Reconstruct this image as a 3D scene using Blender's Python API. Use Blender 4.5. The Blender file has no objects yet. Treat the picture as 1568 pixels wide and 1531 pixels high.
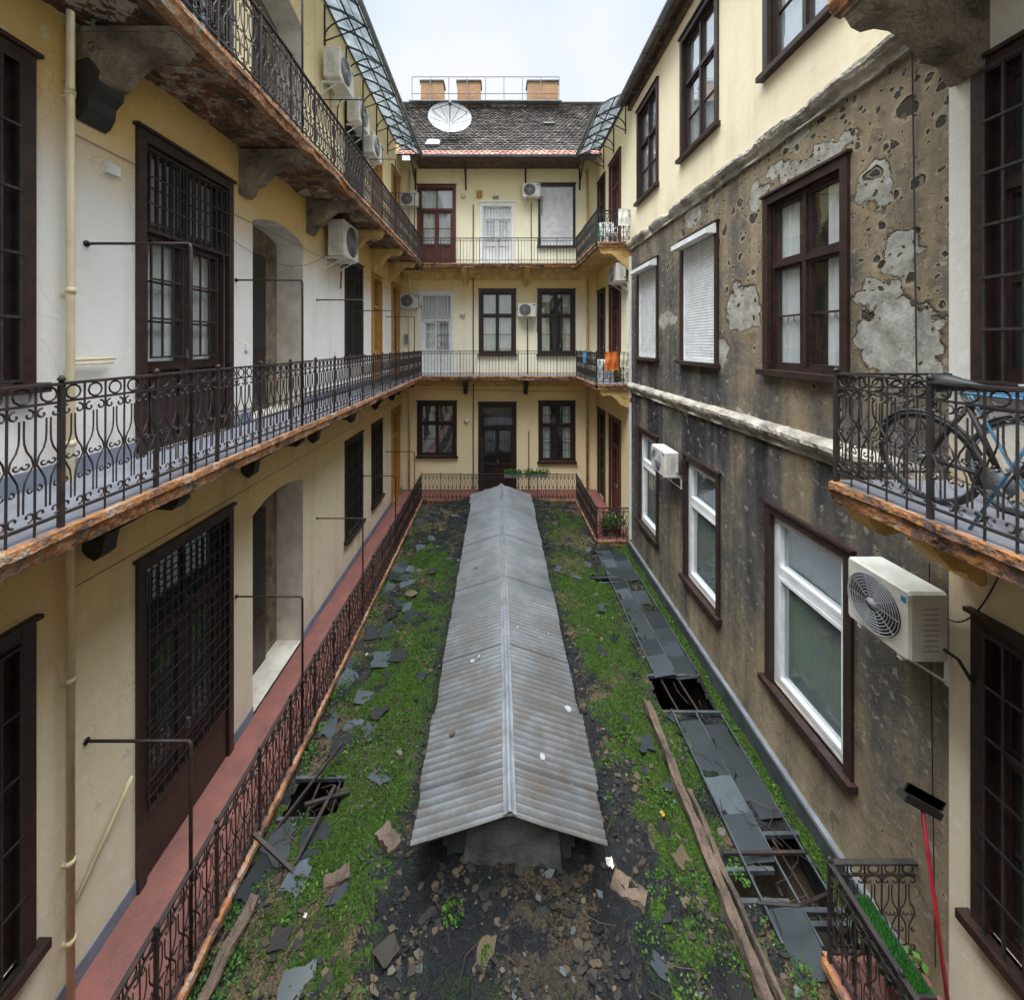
import bpy, math, random
from mathutils import Vector, Matrix, noise
R=random.Random(7)
XL=-3.85; XR=3.97; YB=15.9; EL=-2.87; ER=2.97; YE=14.9; YF=-1.35
ZU=3.06; ZM=-1.2; ZL=-5.85
sc=bpy.context.scene
sc.view_settings.view_transform='Standard'; sc.view_settings.look='None'; sc.view_settings.exposure=0

# ---------------------------------------------------------------- materials
class NT:
    def __init__(s,name):
        s.m=bpy.data.materials.new(name); s.m.use_nodes=True; s.t=s.m.node_tree; s.t.nodes.clear()
        s.out=s.n('ShaderNodeOutputMaterial'); s.geo=s.n('ShaderNodeNewGeometry')
        s.pos=s.geo.outputs['Position']
    def n(s,t,**k):
        x=s.t.nodes.new(t)
        for a,b in k.items(): setattr(x,a,b)
        return x
    def l(s,a,b): s.t.links.new(a,b)
    def setin(s,node,i,v):
        if isinstance(v,bpy.types.NodeSocket): s.l(v,node.inputs[i])
        else: node.inputs[i].default_value=v
    def math(s,op,a,b=0.0,c=0.0,clamp=False):
        x=s.n('ShaderNodeMath',operation=op,use_clamp=clamp)
        s.setin(x,0,a); s.setin(x,1,b); s.setin(x,2,c); return x.outputs[0]
    def vmul(s,v,sc3):
        x=s.n('ShaderNodeVectorMath',operation='MULTIPLY'); s.setin(x,0,v); x.inputs[1].default_value=sc3; return x.outputs[0]
    def noise(s,scale,vec=None,detail=4,rough=.6,off=None,dist=0):
        x=s.n('ShaderNodeTexNoise'); x.inputs['Scale'].default_value=scale; x.inputs['Detail'].default_value=min(detail,5 if scale<5 else 3)
        x.inputs['Roughness'].default_value=rough; x.inputs['Distortion'].default_value=dist
        v=vec if vec is not None else s.pos
        if off:
            a=s.n('ShaderNodeVectorMath',operation='ADD'); s.l(v,a.inputs[0]); a.inputs[1].default_value=off; v=a.outputs[0]
        s.l(v,x.inputs['Vector']); return x.outputs[0]
    def ramp(s,f,stops,interp='LINEAR'):
        x=s.n('ShaderNodeValToRGB'); cr=x.color_ramp; cr.interpolation=interp
        while len(cr.elements)<len(stops): cr.elements.new(.5)
        for e,(p,c) in zip(cr.elements,stops):
            e.position=p; e.color=(c[0],c[1],c[2],1) if isinstance(c,tuple) else (c,c,c,1)
        s.l(f,x.inputs[0]); return x.outputs[0]
    def mr(s,v,a,b,c=0,d=1):
        x=s.n('ShaderNodeMapRange'); s.setin(x,0,v); x.inputs[1].default_value=a;x.inputs[2].default_value=b;x.inputs[3].default_value=c;x.inputs[4].default_value=d; return x.outputs[0]
    def mix(s,f,a,b,mode='MIX'):
        x=s.n('ShaderNodeMix',data_type='RGBA',blend_type=mode)
        def si(i,v):
            if isinstance(v,bpy.types.NodeSocket): s.l(v,x.inputs[i])
            elif i==0: x.inputs[0].default_value=v
            else: x.inputs[i].default_value=tuple(v)[:3]+(1,)
        si(0,f); si(6,a); si(7,b); return x.outputs[2]
    def xyz(s):
        x=s.n('ShaderNodeSeparateXYZ'); s.l(s.pos,x.inputs[0]); return x.outputs
    def bump(s,h,st=.3,d=.02,nrm=None):
        x=s.n('ShaderNodeBump'); x.inputs['Strength'].default_value=st; x.inputs['Distance'].default_value=d
        s.l(h,x.inputs['Height'])
        return x.outputs[0]
    def fin(s,col,rough=.8,nrm=None,metal=0,spec=.4):
        p=s.n('ShaderNodeBsdfPrincipled'); s.setin(p,'Roughness',rough); p.inputs['Metallic'].default_value=metal
        p.inputs['Specular IOR Level'].default_value=spec
        if isinstance(col,bpy.types.NodeSocket): s.l(col,p.inputs['Base Color'])
        else: p.inputs['Base Color'].default_value=tuple(col)[:3]+(1,)
        if nrm: s.l(nrm,p.inputs['Normal'])
        s.l(p.outputs[0],s.out.inputs[0]); s.bsdf=p; return s.m

def simple(name,col,col2=None,rough=.7,scale=5,bump=.2,bscale=60,metal=0,spec=.4,lo=.35,hi=.7,bd=.01):
    t=NT(name)
    if col2 is None: col2=tuple(c*.6 for c in col)
    n=t.noise(scale,detail=3); c=t.mix(t.mr(n,lo,hi),col,col2)
    nrm=t.bump(t.noise(bscale,detail=2),bump,bd) if bump>=.2 else None
    return t.fin(c,rough,nrm,metal,spec)

def plaster(name,stops,zlo,zhi,dirt=.5,tint=(.35,.27,.17)):
    t=NT(name); x,y,z=t.xyz()
    nz=t.noise(.9)
    zz=t.math('ADD',z,t.mr(nz,0.2,.8,-.25,.25))
    c=t.ramp(t.mr(zz,zlo,zhi),stops)
    c=t.mix(t.mr(t.noise(.7,detail=5,rough=.65,off=(1,1,1)),.42,.75,0,dirt*.6),c,tint,'MIX')
    runs=t.noise(1.0,t.vmul(t.pos,(2.6,2.6,.3)),detail=5,off=(3,1,7))
    c=t.mix(t.mr(runs,.54,.8,0,dirt*.8),c,tuple(v*.55 for v in tint))
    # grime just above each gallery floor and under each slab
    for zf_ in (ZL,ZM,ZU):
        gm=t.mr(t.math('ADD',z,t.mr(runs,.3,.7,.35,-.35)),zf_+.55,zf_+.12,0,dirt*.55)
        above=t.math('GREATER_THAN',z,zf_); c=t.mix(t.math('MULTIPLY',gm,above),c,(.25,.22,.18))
    med=t.noise(7,off=(9,2,1))
    c=t.mix(t.mr(med,.60,.66,0,.28),c,(.8,.78,.72))
    pl=t.noise(1.9,detail=5,rough=.75,off=(5,3,12)); c=t.mix(t.mr(pl,.665,.675,0,dirt*1.3),c,(.50,.45,.38))
    ck=t.n('ShaderNodeTexVoronoi',feature='DISTANCE_TO_EDGE'); ck.inputs['Scale'].default_value=.45
    wv=t.n('ShaderNodeVectorMath',operation='ADD'); t.l(t.pos,wv.inputs[0]); cn=t.n('ShaderNodeTexNoise'); cn.inputs['Scale'].default_value=3; t.l(t.pos,cn.inputs['Vector']); t.l(cn.outputs['Color'],wv.inputs[1]); t.l(wv.outputs[0],ck.inputs['Vector'])
    c=t.mix(t.mr(ck.outputs['Distance'],.0035,.0,0,dirt*.9),c,(.2,.17,.13))
    h=t.math('ADD',t.math('MULTIPLY',t.noise(70,detail=2),.35),t.math('SUBTRACT',med,t.mr(pl,.665,.675,0,.3)))
    return t.fin(c,.88,t.bump(h,.35,.02),0,.25)

YEL=(.80,.54,.19); CRM=(.84,.72,.46); WHT=(.76,.735,.70)
def zf(z,a=-7,b=8.5): return (z-a)/(b-a)
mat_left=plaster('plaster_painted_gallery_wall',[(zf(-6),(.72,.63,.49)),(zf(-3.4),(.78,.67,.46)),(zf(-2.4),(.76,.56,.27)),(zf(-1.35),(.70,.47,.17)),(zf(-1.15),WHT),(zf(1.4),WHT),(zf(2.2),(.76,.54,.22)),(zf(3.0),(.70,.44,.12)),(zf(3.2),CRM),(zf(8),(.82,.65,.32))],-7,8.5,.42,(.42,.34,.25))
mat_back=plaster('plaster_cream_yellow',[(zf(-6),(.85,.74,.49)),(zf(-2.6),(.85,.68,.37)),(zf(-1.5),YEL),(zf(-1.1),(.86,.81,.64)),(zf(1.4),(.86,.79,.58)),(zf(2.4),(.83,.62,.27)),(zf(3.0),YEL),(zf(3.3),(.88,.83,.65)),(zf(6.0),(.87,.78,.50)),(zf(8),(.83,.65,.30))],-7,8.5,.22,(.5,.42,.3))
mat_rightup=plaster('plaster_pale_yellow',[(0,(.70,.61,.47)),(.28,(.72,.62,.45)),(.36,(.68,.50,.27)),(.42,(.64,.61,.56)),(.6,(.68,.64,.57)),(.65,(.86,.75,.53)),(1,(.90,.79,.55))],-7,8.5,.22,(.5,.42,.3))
mat_reveal=simple('plaster_white_reveal',(.76,.71,.62),(.54,.49,.42),.9,3)
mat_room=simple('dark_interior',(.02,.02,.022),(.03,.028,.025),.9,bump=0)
mat_brown=simple('paint_dark_brown',(.045,.024,.02),(.02,.012,.011),.42,9,.25,40)
mat_redbrown=simple('paint_red_brown',(.13,.04,.025),(.07,.022,.018),.5,12,.25,40)
mat_black=simple('paint_black_green',(.02,.022,.022),(.035,.03,.026),.45,10,.25,50)
mat_white=simple('paint_white',(.8,.8,.78),(.66,.66,.63),.5,6,.1)
mat_ochre=simple('wood_ochre',(.50,.25,.05),(.32,.15,.03),.5,8,.25)
mat_ivory=simple('paint_ivory_pipe',(.74,.64,.42),(.62,.50,.30),.45,5,.12)
mat_iron=simple('wrought_iron_rusty',(.026,.020,.019),(.085,.038,.024),.6,9,0,120,0,.4,.5,.8)
mat_ironb=simple('wrought_iron_black',(.02,.019,.019),(.045,.034,.03),.55,9,0)
mat_acw=simple('ac_casing_ivory',(.68,.66,.60),(.52,.49,.41),.45,5,.06)
mat_acd=simple('ac_grille_dark',(.06,.06,.065),(.03,.03,.03),.5,bump=0)
mat_acg=simple('ac_grille_grey',(.33,.34,.35),(.25,.25,.26),.5,bump=0)
mat_curt=simple('curtain_cloth',(.86,.85,.83),(.74,.73,.7),.9,2,.1)
mat_blind=simple('venetian_blind_cloth',(.62,.58,.42),(.5,.46,.34),.8,2,.1)
mat_pvc=simple('pvc_white',(.80,.81,.82),(.64,.65,.65),.35,4,.03)
mat_plastic_g=simple('plastic_green',(.03,.35,.16),None,.4,bump=0)
mat_plastic_o=simple('cloth_orange',(.7,.18,.03),None,.8,bump=0)
mat_plastic_r=simple('plastic_red',(.35,.02,.03),None,.35,bump=0)
mat_blue=simple('paint_blue',(.05,.25,.5),None,.35,bump=0)
mat_lblue=simple('paint_light_blue',(.10,.30,.50),None,.35,bump=0)
mat_skirt=simple('skirting_blue_grey',(.20,.225,.29),(.13,.14,.18),.7,4,.2)
mat_cable=simple('cable_black',(.03,.03,.03),None,.5,bump=0)
mat_stone=simple('stone_grey_bracket',(.30,.24,.17),(.08,.06,.045),.9,2.6,.9,16,bd=.05)
mat_stoney=simple('stone_painted_yellow',(.74,.50,.19),(.44,.29,.12),.9,4,.4,25,bd=.02)
def mk_floor(name,a,b,c):
    t=NT(name); n=t.noise(2.2,rough=.7); v=t.noise(160,detail=2)
    col=t.mix(t.mr(n,.35,.7),a,b); col=t.mix(t.mr(v,.56,.62,0,.6),col,c)
    return t.fin(col,.6)
mat_fred=mk_floor('terrazzo_red',(.27,.10,.08),(.15,.065,.055),(.38,.22,.19))
mat_fgrey=mk_floor('terrazzo_grey_blue',(.27,.275,.315),(.15,.155,.18),(.36,.36,.37))
t=NT('concrete_slab_underside_stained')
n=t.noise(1.5,detail=5,rough=.72,dist=.8); n2=t.noise(4.5,detail=5,rough=.7,off=(4,4,4))
c=t.ramp(n,[(.32,(.025,.02,.016)),(.42,(.08,.05,.035)),(.5,(.20,.12,.075)),(.56,(.34,.25,.17)),(.62,(.11,.065,.045)),(.72,(.035,.028,.025))])
c=t.mix(t.mr(n2,.53,.58),c,(.17,.065,.035)); c=t.mix(t.mr(t.noise(2.2,off=(7,1,1),detail=5,rough=.7),.56,.58),c,(.42,.36,.29))
br=t.n('ShaderNodeTexBrick'); br.inputs['Scale'].default_value=1; t.l(t.pos,br.inputs['Vector']); br.inputs['Color1'].default_value=(.34,.13,.05,1); br.inputs['Color2'].default_value=(.42,.18,.07,1); br.inputs['Mortar'].default_value=(.14,.11,.08,1); br.inputs['Brick Width'].default_value=.28; br.inputs['Row Height'].default_value=.14; br.inputs['Mortar Size'].default_value=.012
bm=t.mr(t.noise(.9,off=(2,9,5),detail=5),.56,.58); c=t.mix(bm,c,t.mix(t.mr(n2,.3,.6,0,.7),br.outputs[0],(.07,.05,.04)))
mat_under=t.fin(c,.95,t.bump(t.math('ADD',n,t.math('SUBTRACT',n2,t.math('MULTIPLY',bm,.5))),1,.08))
t=NT('slab_edge_rusty')
n=t.noise(3.2,detail=5,rough=.7); n2=t.noise(14,off=(2,4,4))
c=t.ramp(n,[(.3,(.04,.03,.026)),(.44,(.14,.09,.065)),(.52,(.34,.14,.05)),(.58,(.34,.26,.19)),(.66,(.09,.065,.055))])
c=t.mix(t.mr(n2,.53,.62),c,(.33,.135,.04))
mat_edge=t.fin(c,.9,t.bump(t.math('ADD',n,n2),.9,.04))
def glass(name,tint,refl=.12,opacity=.35):
    t=NT(name)
    lw=t.n('ShaderNodeLayerWeight'); lw.inputs[0].default_value=.5
    f=t.math('ADD',t.math('MULTIPLY',t.math('POWER',lw.outputs['Facing'],3.0),.8),refl,clamp=True)
    g=t.n('ShaderNodeBsdfGlossy'); g.inputs['Roughness'].default_value=.03; g.inputs['Color'].default_value=(.9,.95,1,1)
    t.l(t.bump(t.noise(2.5,detail=1),.06,.02),g.inputs['Normal'])
    tr=t.n('ShaderNodeBsdfTransparent'); tr.inputs[0].default_value=(.9,.94,.95,1)
    df=t.n('ShaderNodeBsdfDiffuse'); df.inputs[0].default_value=tint+(1,)
    m1=t.n('ShaderNodeMixShader'); t.l(f,m1.inputs[0]); t.l(g.outputs[0],m1.inputs[2])
    if opacity<1:
        m0=t.n('ShaderNodeMixShader'); m0.inputs[0].default_value=opacity; t.l(tr.outputs[0],m0.inputs[1]); t.l(df.outputs[0],m0.inputs[2]); t.l(m0.outputs[0],m1.inputs[1])
    else: t.l(df.outputs[0],m1.inputs[1])
    t.l(m1.outputs[0],t.out.inputs[0]); return t.m
mat_glass=glass('window_glass',(.2,.22,.23),.16,.06)
mat_glasssky=glass('window_glass_reflective',(.5,.55,.6),.38,.12)
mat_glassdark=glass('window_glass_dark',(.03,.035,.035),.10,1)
mat_glasst=glass('window_glass_teal',(.12,.165,.17),.30,.5)
t=NT('canopy_wired_glass')
n=t.noise(3,detail=3); tb=t.n('ShaderNodeBsdfTranslucent'); t.l(t.ramp(n,[(.35,(.06,.068,.07)),(.7,(.19,.205,.21))]),tb.inputs[0])
tr=t.n('ShaderNodeBsdfTransparent'); tr.inputs[0].default_value=(.36,.40,.415,1)
mm=t.n('ShaderNodeMixShader'); mm.inputs[0].default_value=.6; t.l(tr.outputs[0],mm.inputs[1]); t.l(tb.outputs[0],mm.inputs[2]); t.l(mm.outputs[0],t.out.inputs[0]); mat_canopy=t.m
t=NT('corrugated_galvanised_sheet'); x,y,z=t.xyz()
n=t.noise(1.1,detail=5,rough=.7); n2=t.noise(1,t.vmul(t.pos,(1.2,14,1)),detail=4,off=(5,5,5))
c=t.ramp(n,[(.3,(.10,.108,.115)),(.5,(.15,.158,.165)),(.7,(.215,.222,.228))])
c=t.mix(t.mr(n2,.5,.75,0,.6),c,(.06,.062,.065))
nearm=t.mr(y,11,4.5,0,.85); c=t.mix(t.math('MULTIPLY',nearm,t.mr(t.noise(2.2,detail=5,rough=.7,off=(1,8,8)),.40,.58)),c,(.105,.088,.072))
c=t.mix(t.mr(t.noise(5,detail=4,rough=.7,off=(4,4,1)),.62,.68,0,.5),c,(.14,.085,.05))
ymod=t.math('FRACT',t.math('DIVIDE',y,.93)); c=t.mix(t.mr(ymod,.95,1,0,.7),c,(.04,.04,.04))
trough_shade=t.math('SINE',t.math('MULTIPLY',y,6.28318/.088)); c=t.mix(t.mr(trough_shade,.2,-1,0,.6),c,(.04,.038,.036))  # shading of the corrugation troughs painted into the sheet colour as dark stripes
mat_corr=t.fin(c,t.mr(n,.3,.7,.45,.7),None,.2,.5)
mat_zinc=simple('zinc_sheet',(.27,.29,.31),(.16,.17,.18),.5,4,.0,40,.3)
mat_dzinc=simple('dark_zinc',(.09,.10,.11),(.045,.05,.055),.6,4,.0,40,.3)
mat_conc=simple('old_concrete',(.14,.145,.14),(.045,.05,.048),.9,3,.6,20,bd=.03)
mat_lconc=simple('cornice_stone_worn',(.50,.455,.38),(.17,.145,.12),.9,3.2,.9,16,bd=.04)
mat_wood=simple('rotten_wood',(.16,.11,.078),(.05,.038,.03),.9,4,.8,30,bd=.03)
t=NT('brick_chimney'); b=t.n('ShaderNodeTexBrick'); b.inputs['Scale'].default_value=1; 
cx=t.n('ShaderNodeCombineXYZ'); s_=t.xyz(); t.l(s_[0],cx.inputs[0]); t.l(s_[2],cx.inputs[1]); t.l(cx.outputs[0],b.inputs['Vector'])
b.inputs['Color1'].default_value=(.44,.19,.075,1); b.inputs['Color2'].default_value=(.54,.29,.12,1); b.inputs['Mortar'].default_value=(.30,.24,.18,1)
b.inputs['Brick Width'].default_value=.25; b.inputs['Row Height'].default_value=.08; b.inputs['Mortar Size'].default_value=.012
mat_brick=t.fin(t.mix(t.mr(t.noise(3),.4,.7,0,.4),b.outputs[0],(.25,.18,.12)),.9)
def attrmat(name,stops,bs=30,extra=None,rough=.85,spec=.25):
    t=NT(name); a=t.n('ShaderNodeAttribute'); a.attribute_name='rnd'
    c=t.ramp(a.outputs['Fac'],stops); n=t.noise(3,detail=4)
    c=t.mix(t.mr(n,.4,.7,0,.5),c,extra or (.03,.03,.025))
    return t.fin(c,rough,None,0,spec)
mat_tile=attrmat('roof_tile_weathered',[(0,(.035,.03,.028)),(.4,(.075,.062,.054)),(.75,(.125,.105,.088)),(1,(.22,.19,.16))],30,(.09,.08,.06))
mat_tilered=attrmat('roof_tile_red',[(0,(.4,.16,.12)),(1,(.62,.36,.30))],30,(.4,.26,.22))
mat_debris=attrmat('roof_debris_mix',[(0,(.008,.008,.010)),(.35,(.028,.027,.027)),(.55,(.065,.048,.032)),(.8,(.14,.098,.058)),(.95,(.11,.125,.14)),(1,(.42,.42,.42))],40)
mat_slate=attrmat('felt_and_slate_sheets',[(0,(.016,.019,.022)),(.6,(.04,.047,.055)),(1,(.10,.12,.14))],40)
mat_pane=attrmat('dirty_wired_glass_pane',[(0,(.02,.026,.03)),(.6,(.045,.056,.064)),(1,(.09,.11,.125))],40,(.025,.028,.02),.28,.6)
mat_leaf=attrmat('leaf_green',[(0,(.02,.055,.012)),(.5,(.045,.11,.018)),(1,(.09,.19,.03))],40,(.03,.06,.01))
mat_turf=attrmat('artificial_turf',[(0,(.012,.07,.012)),(1,(.045,.20,.03))],40,(.02,.08,.01))
mat_mossf=attrmat('moss_tufts',[(0,(.014,.032,.005)),(.5,(.038,.08,.007)),(.85,(.085,.155,.011)),(1,(.13,.115,.035))],40,(.022,.04,.005))

def R2(px,py):
    d=604*XR/(px-762); return d,-(py-527)*d/604
patches=[(1372,520,62,60),(1345,452,40,20),(1378,385,32,34),(1136,470,26,36),(1340,285,24,38),(1245,250,60,14),(1103,536,12,24),(1020,490,14,12),(1215,205,18,26),(1430,575,15,30),(1160,300,14,20),(1040,620,22,9),(1125,640,30,9),(1190,265,16,14),(1060,330,14,16)]
t=NT('decayed_render_grey'); x,y,z=t.xyz()
cmb=t.n('ShaderNodeCombineXYZ'); t.l(y,cmb.inputs[0]); t.l(z,cmb.inputs[1]); P2=cmb.outputs[0]
dn=t.n('ShaderNodeTexNoise'); dn.inputs['Scale'].default_value=4.5; dn.inputs['Detail'].default_value=5; t.l(t.pos,dn.inputs['Vector'])
sub=t.n('ShaderNodeVectorMath',operation='SUBTRACT'); t.l(dn.outputs['Color'],sub.inputs[0]); sub.inputs[1].default_value=(.5,.5,.5)
scl=t.n('ShaderNodeVectorMath',operation='SCALE'); t.l(sub.outputs[0],scl.inputs[0]); scl.inputs['Scale'].default_value=.55
ad=t.n('ShaderNodeVectorMath',operation='ADD'); t.l(P2,ad.inputs[0]); t.l(scl.outputs[0],ad.inputs[1]); Q=ad.outputs[0]
mask=None
for (px,py,rx,ry) in patches:
    d,zc=R2(px,py); a=rx*d/(px-762); bb=ry*d/604
    s1=t.n('ShaderNodeVectorMath',operation='SUBTRACT'); t.l(Q,s1.inputs[0]); s1.inputs[1].default_value=(d,zc,0)
    s2=t.n('ShaderNodeVectorMath',operation='MULTIPLY'); t.l(s1.outputs[0],s2.inputs[0]); s2.inputs[1].default_value=(1/a,1/bb,0)
    ln=t.n('ShaderNodeVectorMath',operation='LENGTH'); t.l(s2.outputs[0],ln.inputs[0])
    mask=ln.outputs['Value'] if mask is None else t.math('MINIMUM',mask,ln.outputs['Value'])
pm=t.mr(mask,1.04,.97); halo=t.mr(mask,1.6,1.0); rim=t.math('MULTIPLY',t.mr(mask,1.16,1.04),t.math('SUBTRACT',1.0,pm))
big=t.noise(.8,detail=5,rough=.68); run=t.noise(1,t.vmul(t.pos,(2.0,2.0,.22)),detail=5,rough=.62,off=(2,2,2)); med=t.noise(4,detail=5,rough=.72,off=(4,1,0)); fine=t.noise(40,detail=2)
bias=t.math('ADD',t.mr(y,11,4,-.03,.08),t.mr(z,-1.4,2.6,-.01,.12))
bias=t.math('ADD',bias,t.mr(z,-3.4,-5.6,0,.17))
soot=t.math('MULTIPLY',t.mr(z,-2.9,-1.5,0,1),t.math('LESS_THAN',z,-1.3)); bias=t.math('SUBTRACT',bias,t.math('MULTIPLY',soot,t.mr(run,.35,.6,.16,.0)))
f=t.math('ADD',t.math('ADD',t.math('MULTIPLY',big,.4),t.math('MULTIPLY',run,.6)),t.math('ADD',bias,t.mr(med,.3,.7,-.05,.05)))
c=t.ramp(f,[(.36,(.028,.027,.029)),(.46,(.062,.059,.058)),(.55,(.11,.10,.088)),(.65,(.21,.165,.11)),(.82,(.36,.285,.185))])
c=t.mix(t.mr(med,.57,.64,0,.55),c,(.055,.05,.046)); c=t.mix(t.mr(t.noise(9,off=(1,7,3)),.62,.66,0,.5),c,(.36,.33,.27))
c=t.mix(t.math('MULTIPLY',halo,.45),c,(.32,.235,.12))
pc=t.ramp(t.noise(5,rough=.75,off=(1,4,4)),[(.32,(.19,.175,.15)),(.5,(.31,.295,.26)),(.66,(.42,.40,.36))])
c=t.mix(pm,c,pc); c=t.mix(t.math('MULTIPLY',rim,.85),c,(.06,.042,.03))
hmt=None
zone=t.math('ADD',t.mr(z,-.6,2.5,-.07,.15),t.mr(y,9.5,4.2,-.04,.07))
zone=t.math('ADD',zone,t.mr(t.noise(.9,off=(6,6,2),detail=2),.35,.65,-.04,.05))
for sc_,k_ in ((2.6,1.15),(4.8,.95),(9.0,.8)):
    vo=t.n('ShaderNodeTexVoronoi',voronoi_dimensions='2D'); vo.inputs['Scale'].default_value=sc_
    q2=t.n('ShaderNodeVectorMath',operation='SCALE'); t.l(scl.outputs[0],q2.inputs[0]); q2.inputs['Scale'].default_value=.4
    q3=t.n('ShaderNodeVectorMath',operation='ADD'); t.l(P2,q3.inputs[0]); t.l(q2.outputs[0],q3.inputs[1]); t.l(q3.outputs[0],vo.inputs['Vector'])
    sep=t.n('ShaderNodeSeparateColor'); t.l(vo.outputs['Color'],sep.inputs[0])
    rad=t.math('MULTIPLY',t.math('ADD',zone,.03),t.math('MULTIPLY',t.math('SUBTRACT',sep.outputs[0],.3),1.7*k_))
    hd=t.math('SUBTRACT',vo.outputs['Distance'],rad); hm=t.mr(hd,.015,-.03); ring=t.math('MULTIPLY',t.mr(hd,.12,.02),t.mr(rad,0,.05))
    c=t.mix(t.math('MULTIPLY',ring,.6),c,(.40,.33,.23)); c=t.mix(t.math('MULTIPLY',hm,.92),c,(.03,.026,.022))
    hmt=hm if hmt is None else t.math('MAXIMUM',hmt,hm)
ck=t.n('ShaderNodeTexVoronoi',feature='DISTANCE_TO_EDGE',voronoi_dimensions='2D'); ck.inputs['Scale'].default_value=.6; t.l(Q,ck.inputs['Vector'])
c=t.mix(t.mr(ck.outputs['Distance'],.005,.0,0,.5),c,(.03,.03,.03))
h=t.math('SUBTRACT',t.math('ADD',t.math('MULTIPLY',med,.5),t.math('MULTIPLY',fine,.08)),t.math('ADD',t.math('MULTIPLY',pm,.6),t.math('MULTIPLY',hmt,1.2)))
mat_grey=t.fin(c,.92,t.bump(h,1.0,.04),0,.2)

t=NT('mossy_decayed_felt_roof'); at=t.n('ShaderNodeAttribute'); at.attribute_name='zone'
sp=t.n('ShaderNodeSeparateColor'); t.l(at.outputs['Color'],sp.inputs[0]); mo,ta,wet=sp.outputs[0],sp.outputs[1],sp.outputs[2]
n1=t.noise(3,detail=5,rough=.72); n2=t.noise(9,rough=.7,off=(3,3,3)); n3=t.noise(38,rough=.7,off=(5,3,3)); n4=t.noise(2.4,detail=5,rough=.8,off=(8,8,1),dist=.8)
c=t.ramp(n2,[(.35,(.006,.0065,.008)),(.55,(.016,.017,.019)),(.7,(.038,.039,.041))])
c=t.mix(t.mr(n3,.53,.66,0,.5),c,(.05,.042,.033))
tf=t.math('ADD',t.math('ADD',n4,t.math('MULTIPLY',n3,.22)),t.math('MULTIPLY',t.math('SUBTRACT',ta,.5),.4))
c=t.mix(t.mr(tf,.66,.675),c,t.ramp(n3,[(.35,(.04,.029,.018)),(.65,(.155,.11,.062))]))
mf=t.math('ADD',t.math('ADD',n1,t.math('MULTIPLY',n3,.25)),t.math('MULTIPLY',t.math('SUBTRACT',mo,.5),.5))
c=t.mix(t.mr(mf,.59,.67),c,t.ramp(n3,[(.3,(.009,.019,.003)),(.5,(.027,.058,.005)),(.7,(.07,.135,.009))]))
c=t.mix(t.math('MULTIPLY',wet,.8),c,(.010,.011,.013))
mat_moss=t.fin(c,t.mr(wet,0,1,.92,.40),t.bump(t.math('ADD',n2,t.math('MULTIPLY',n3,.6)),1,.06),0,.3)

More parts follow.
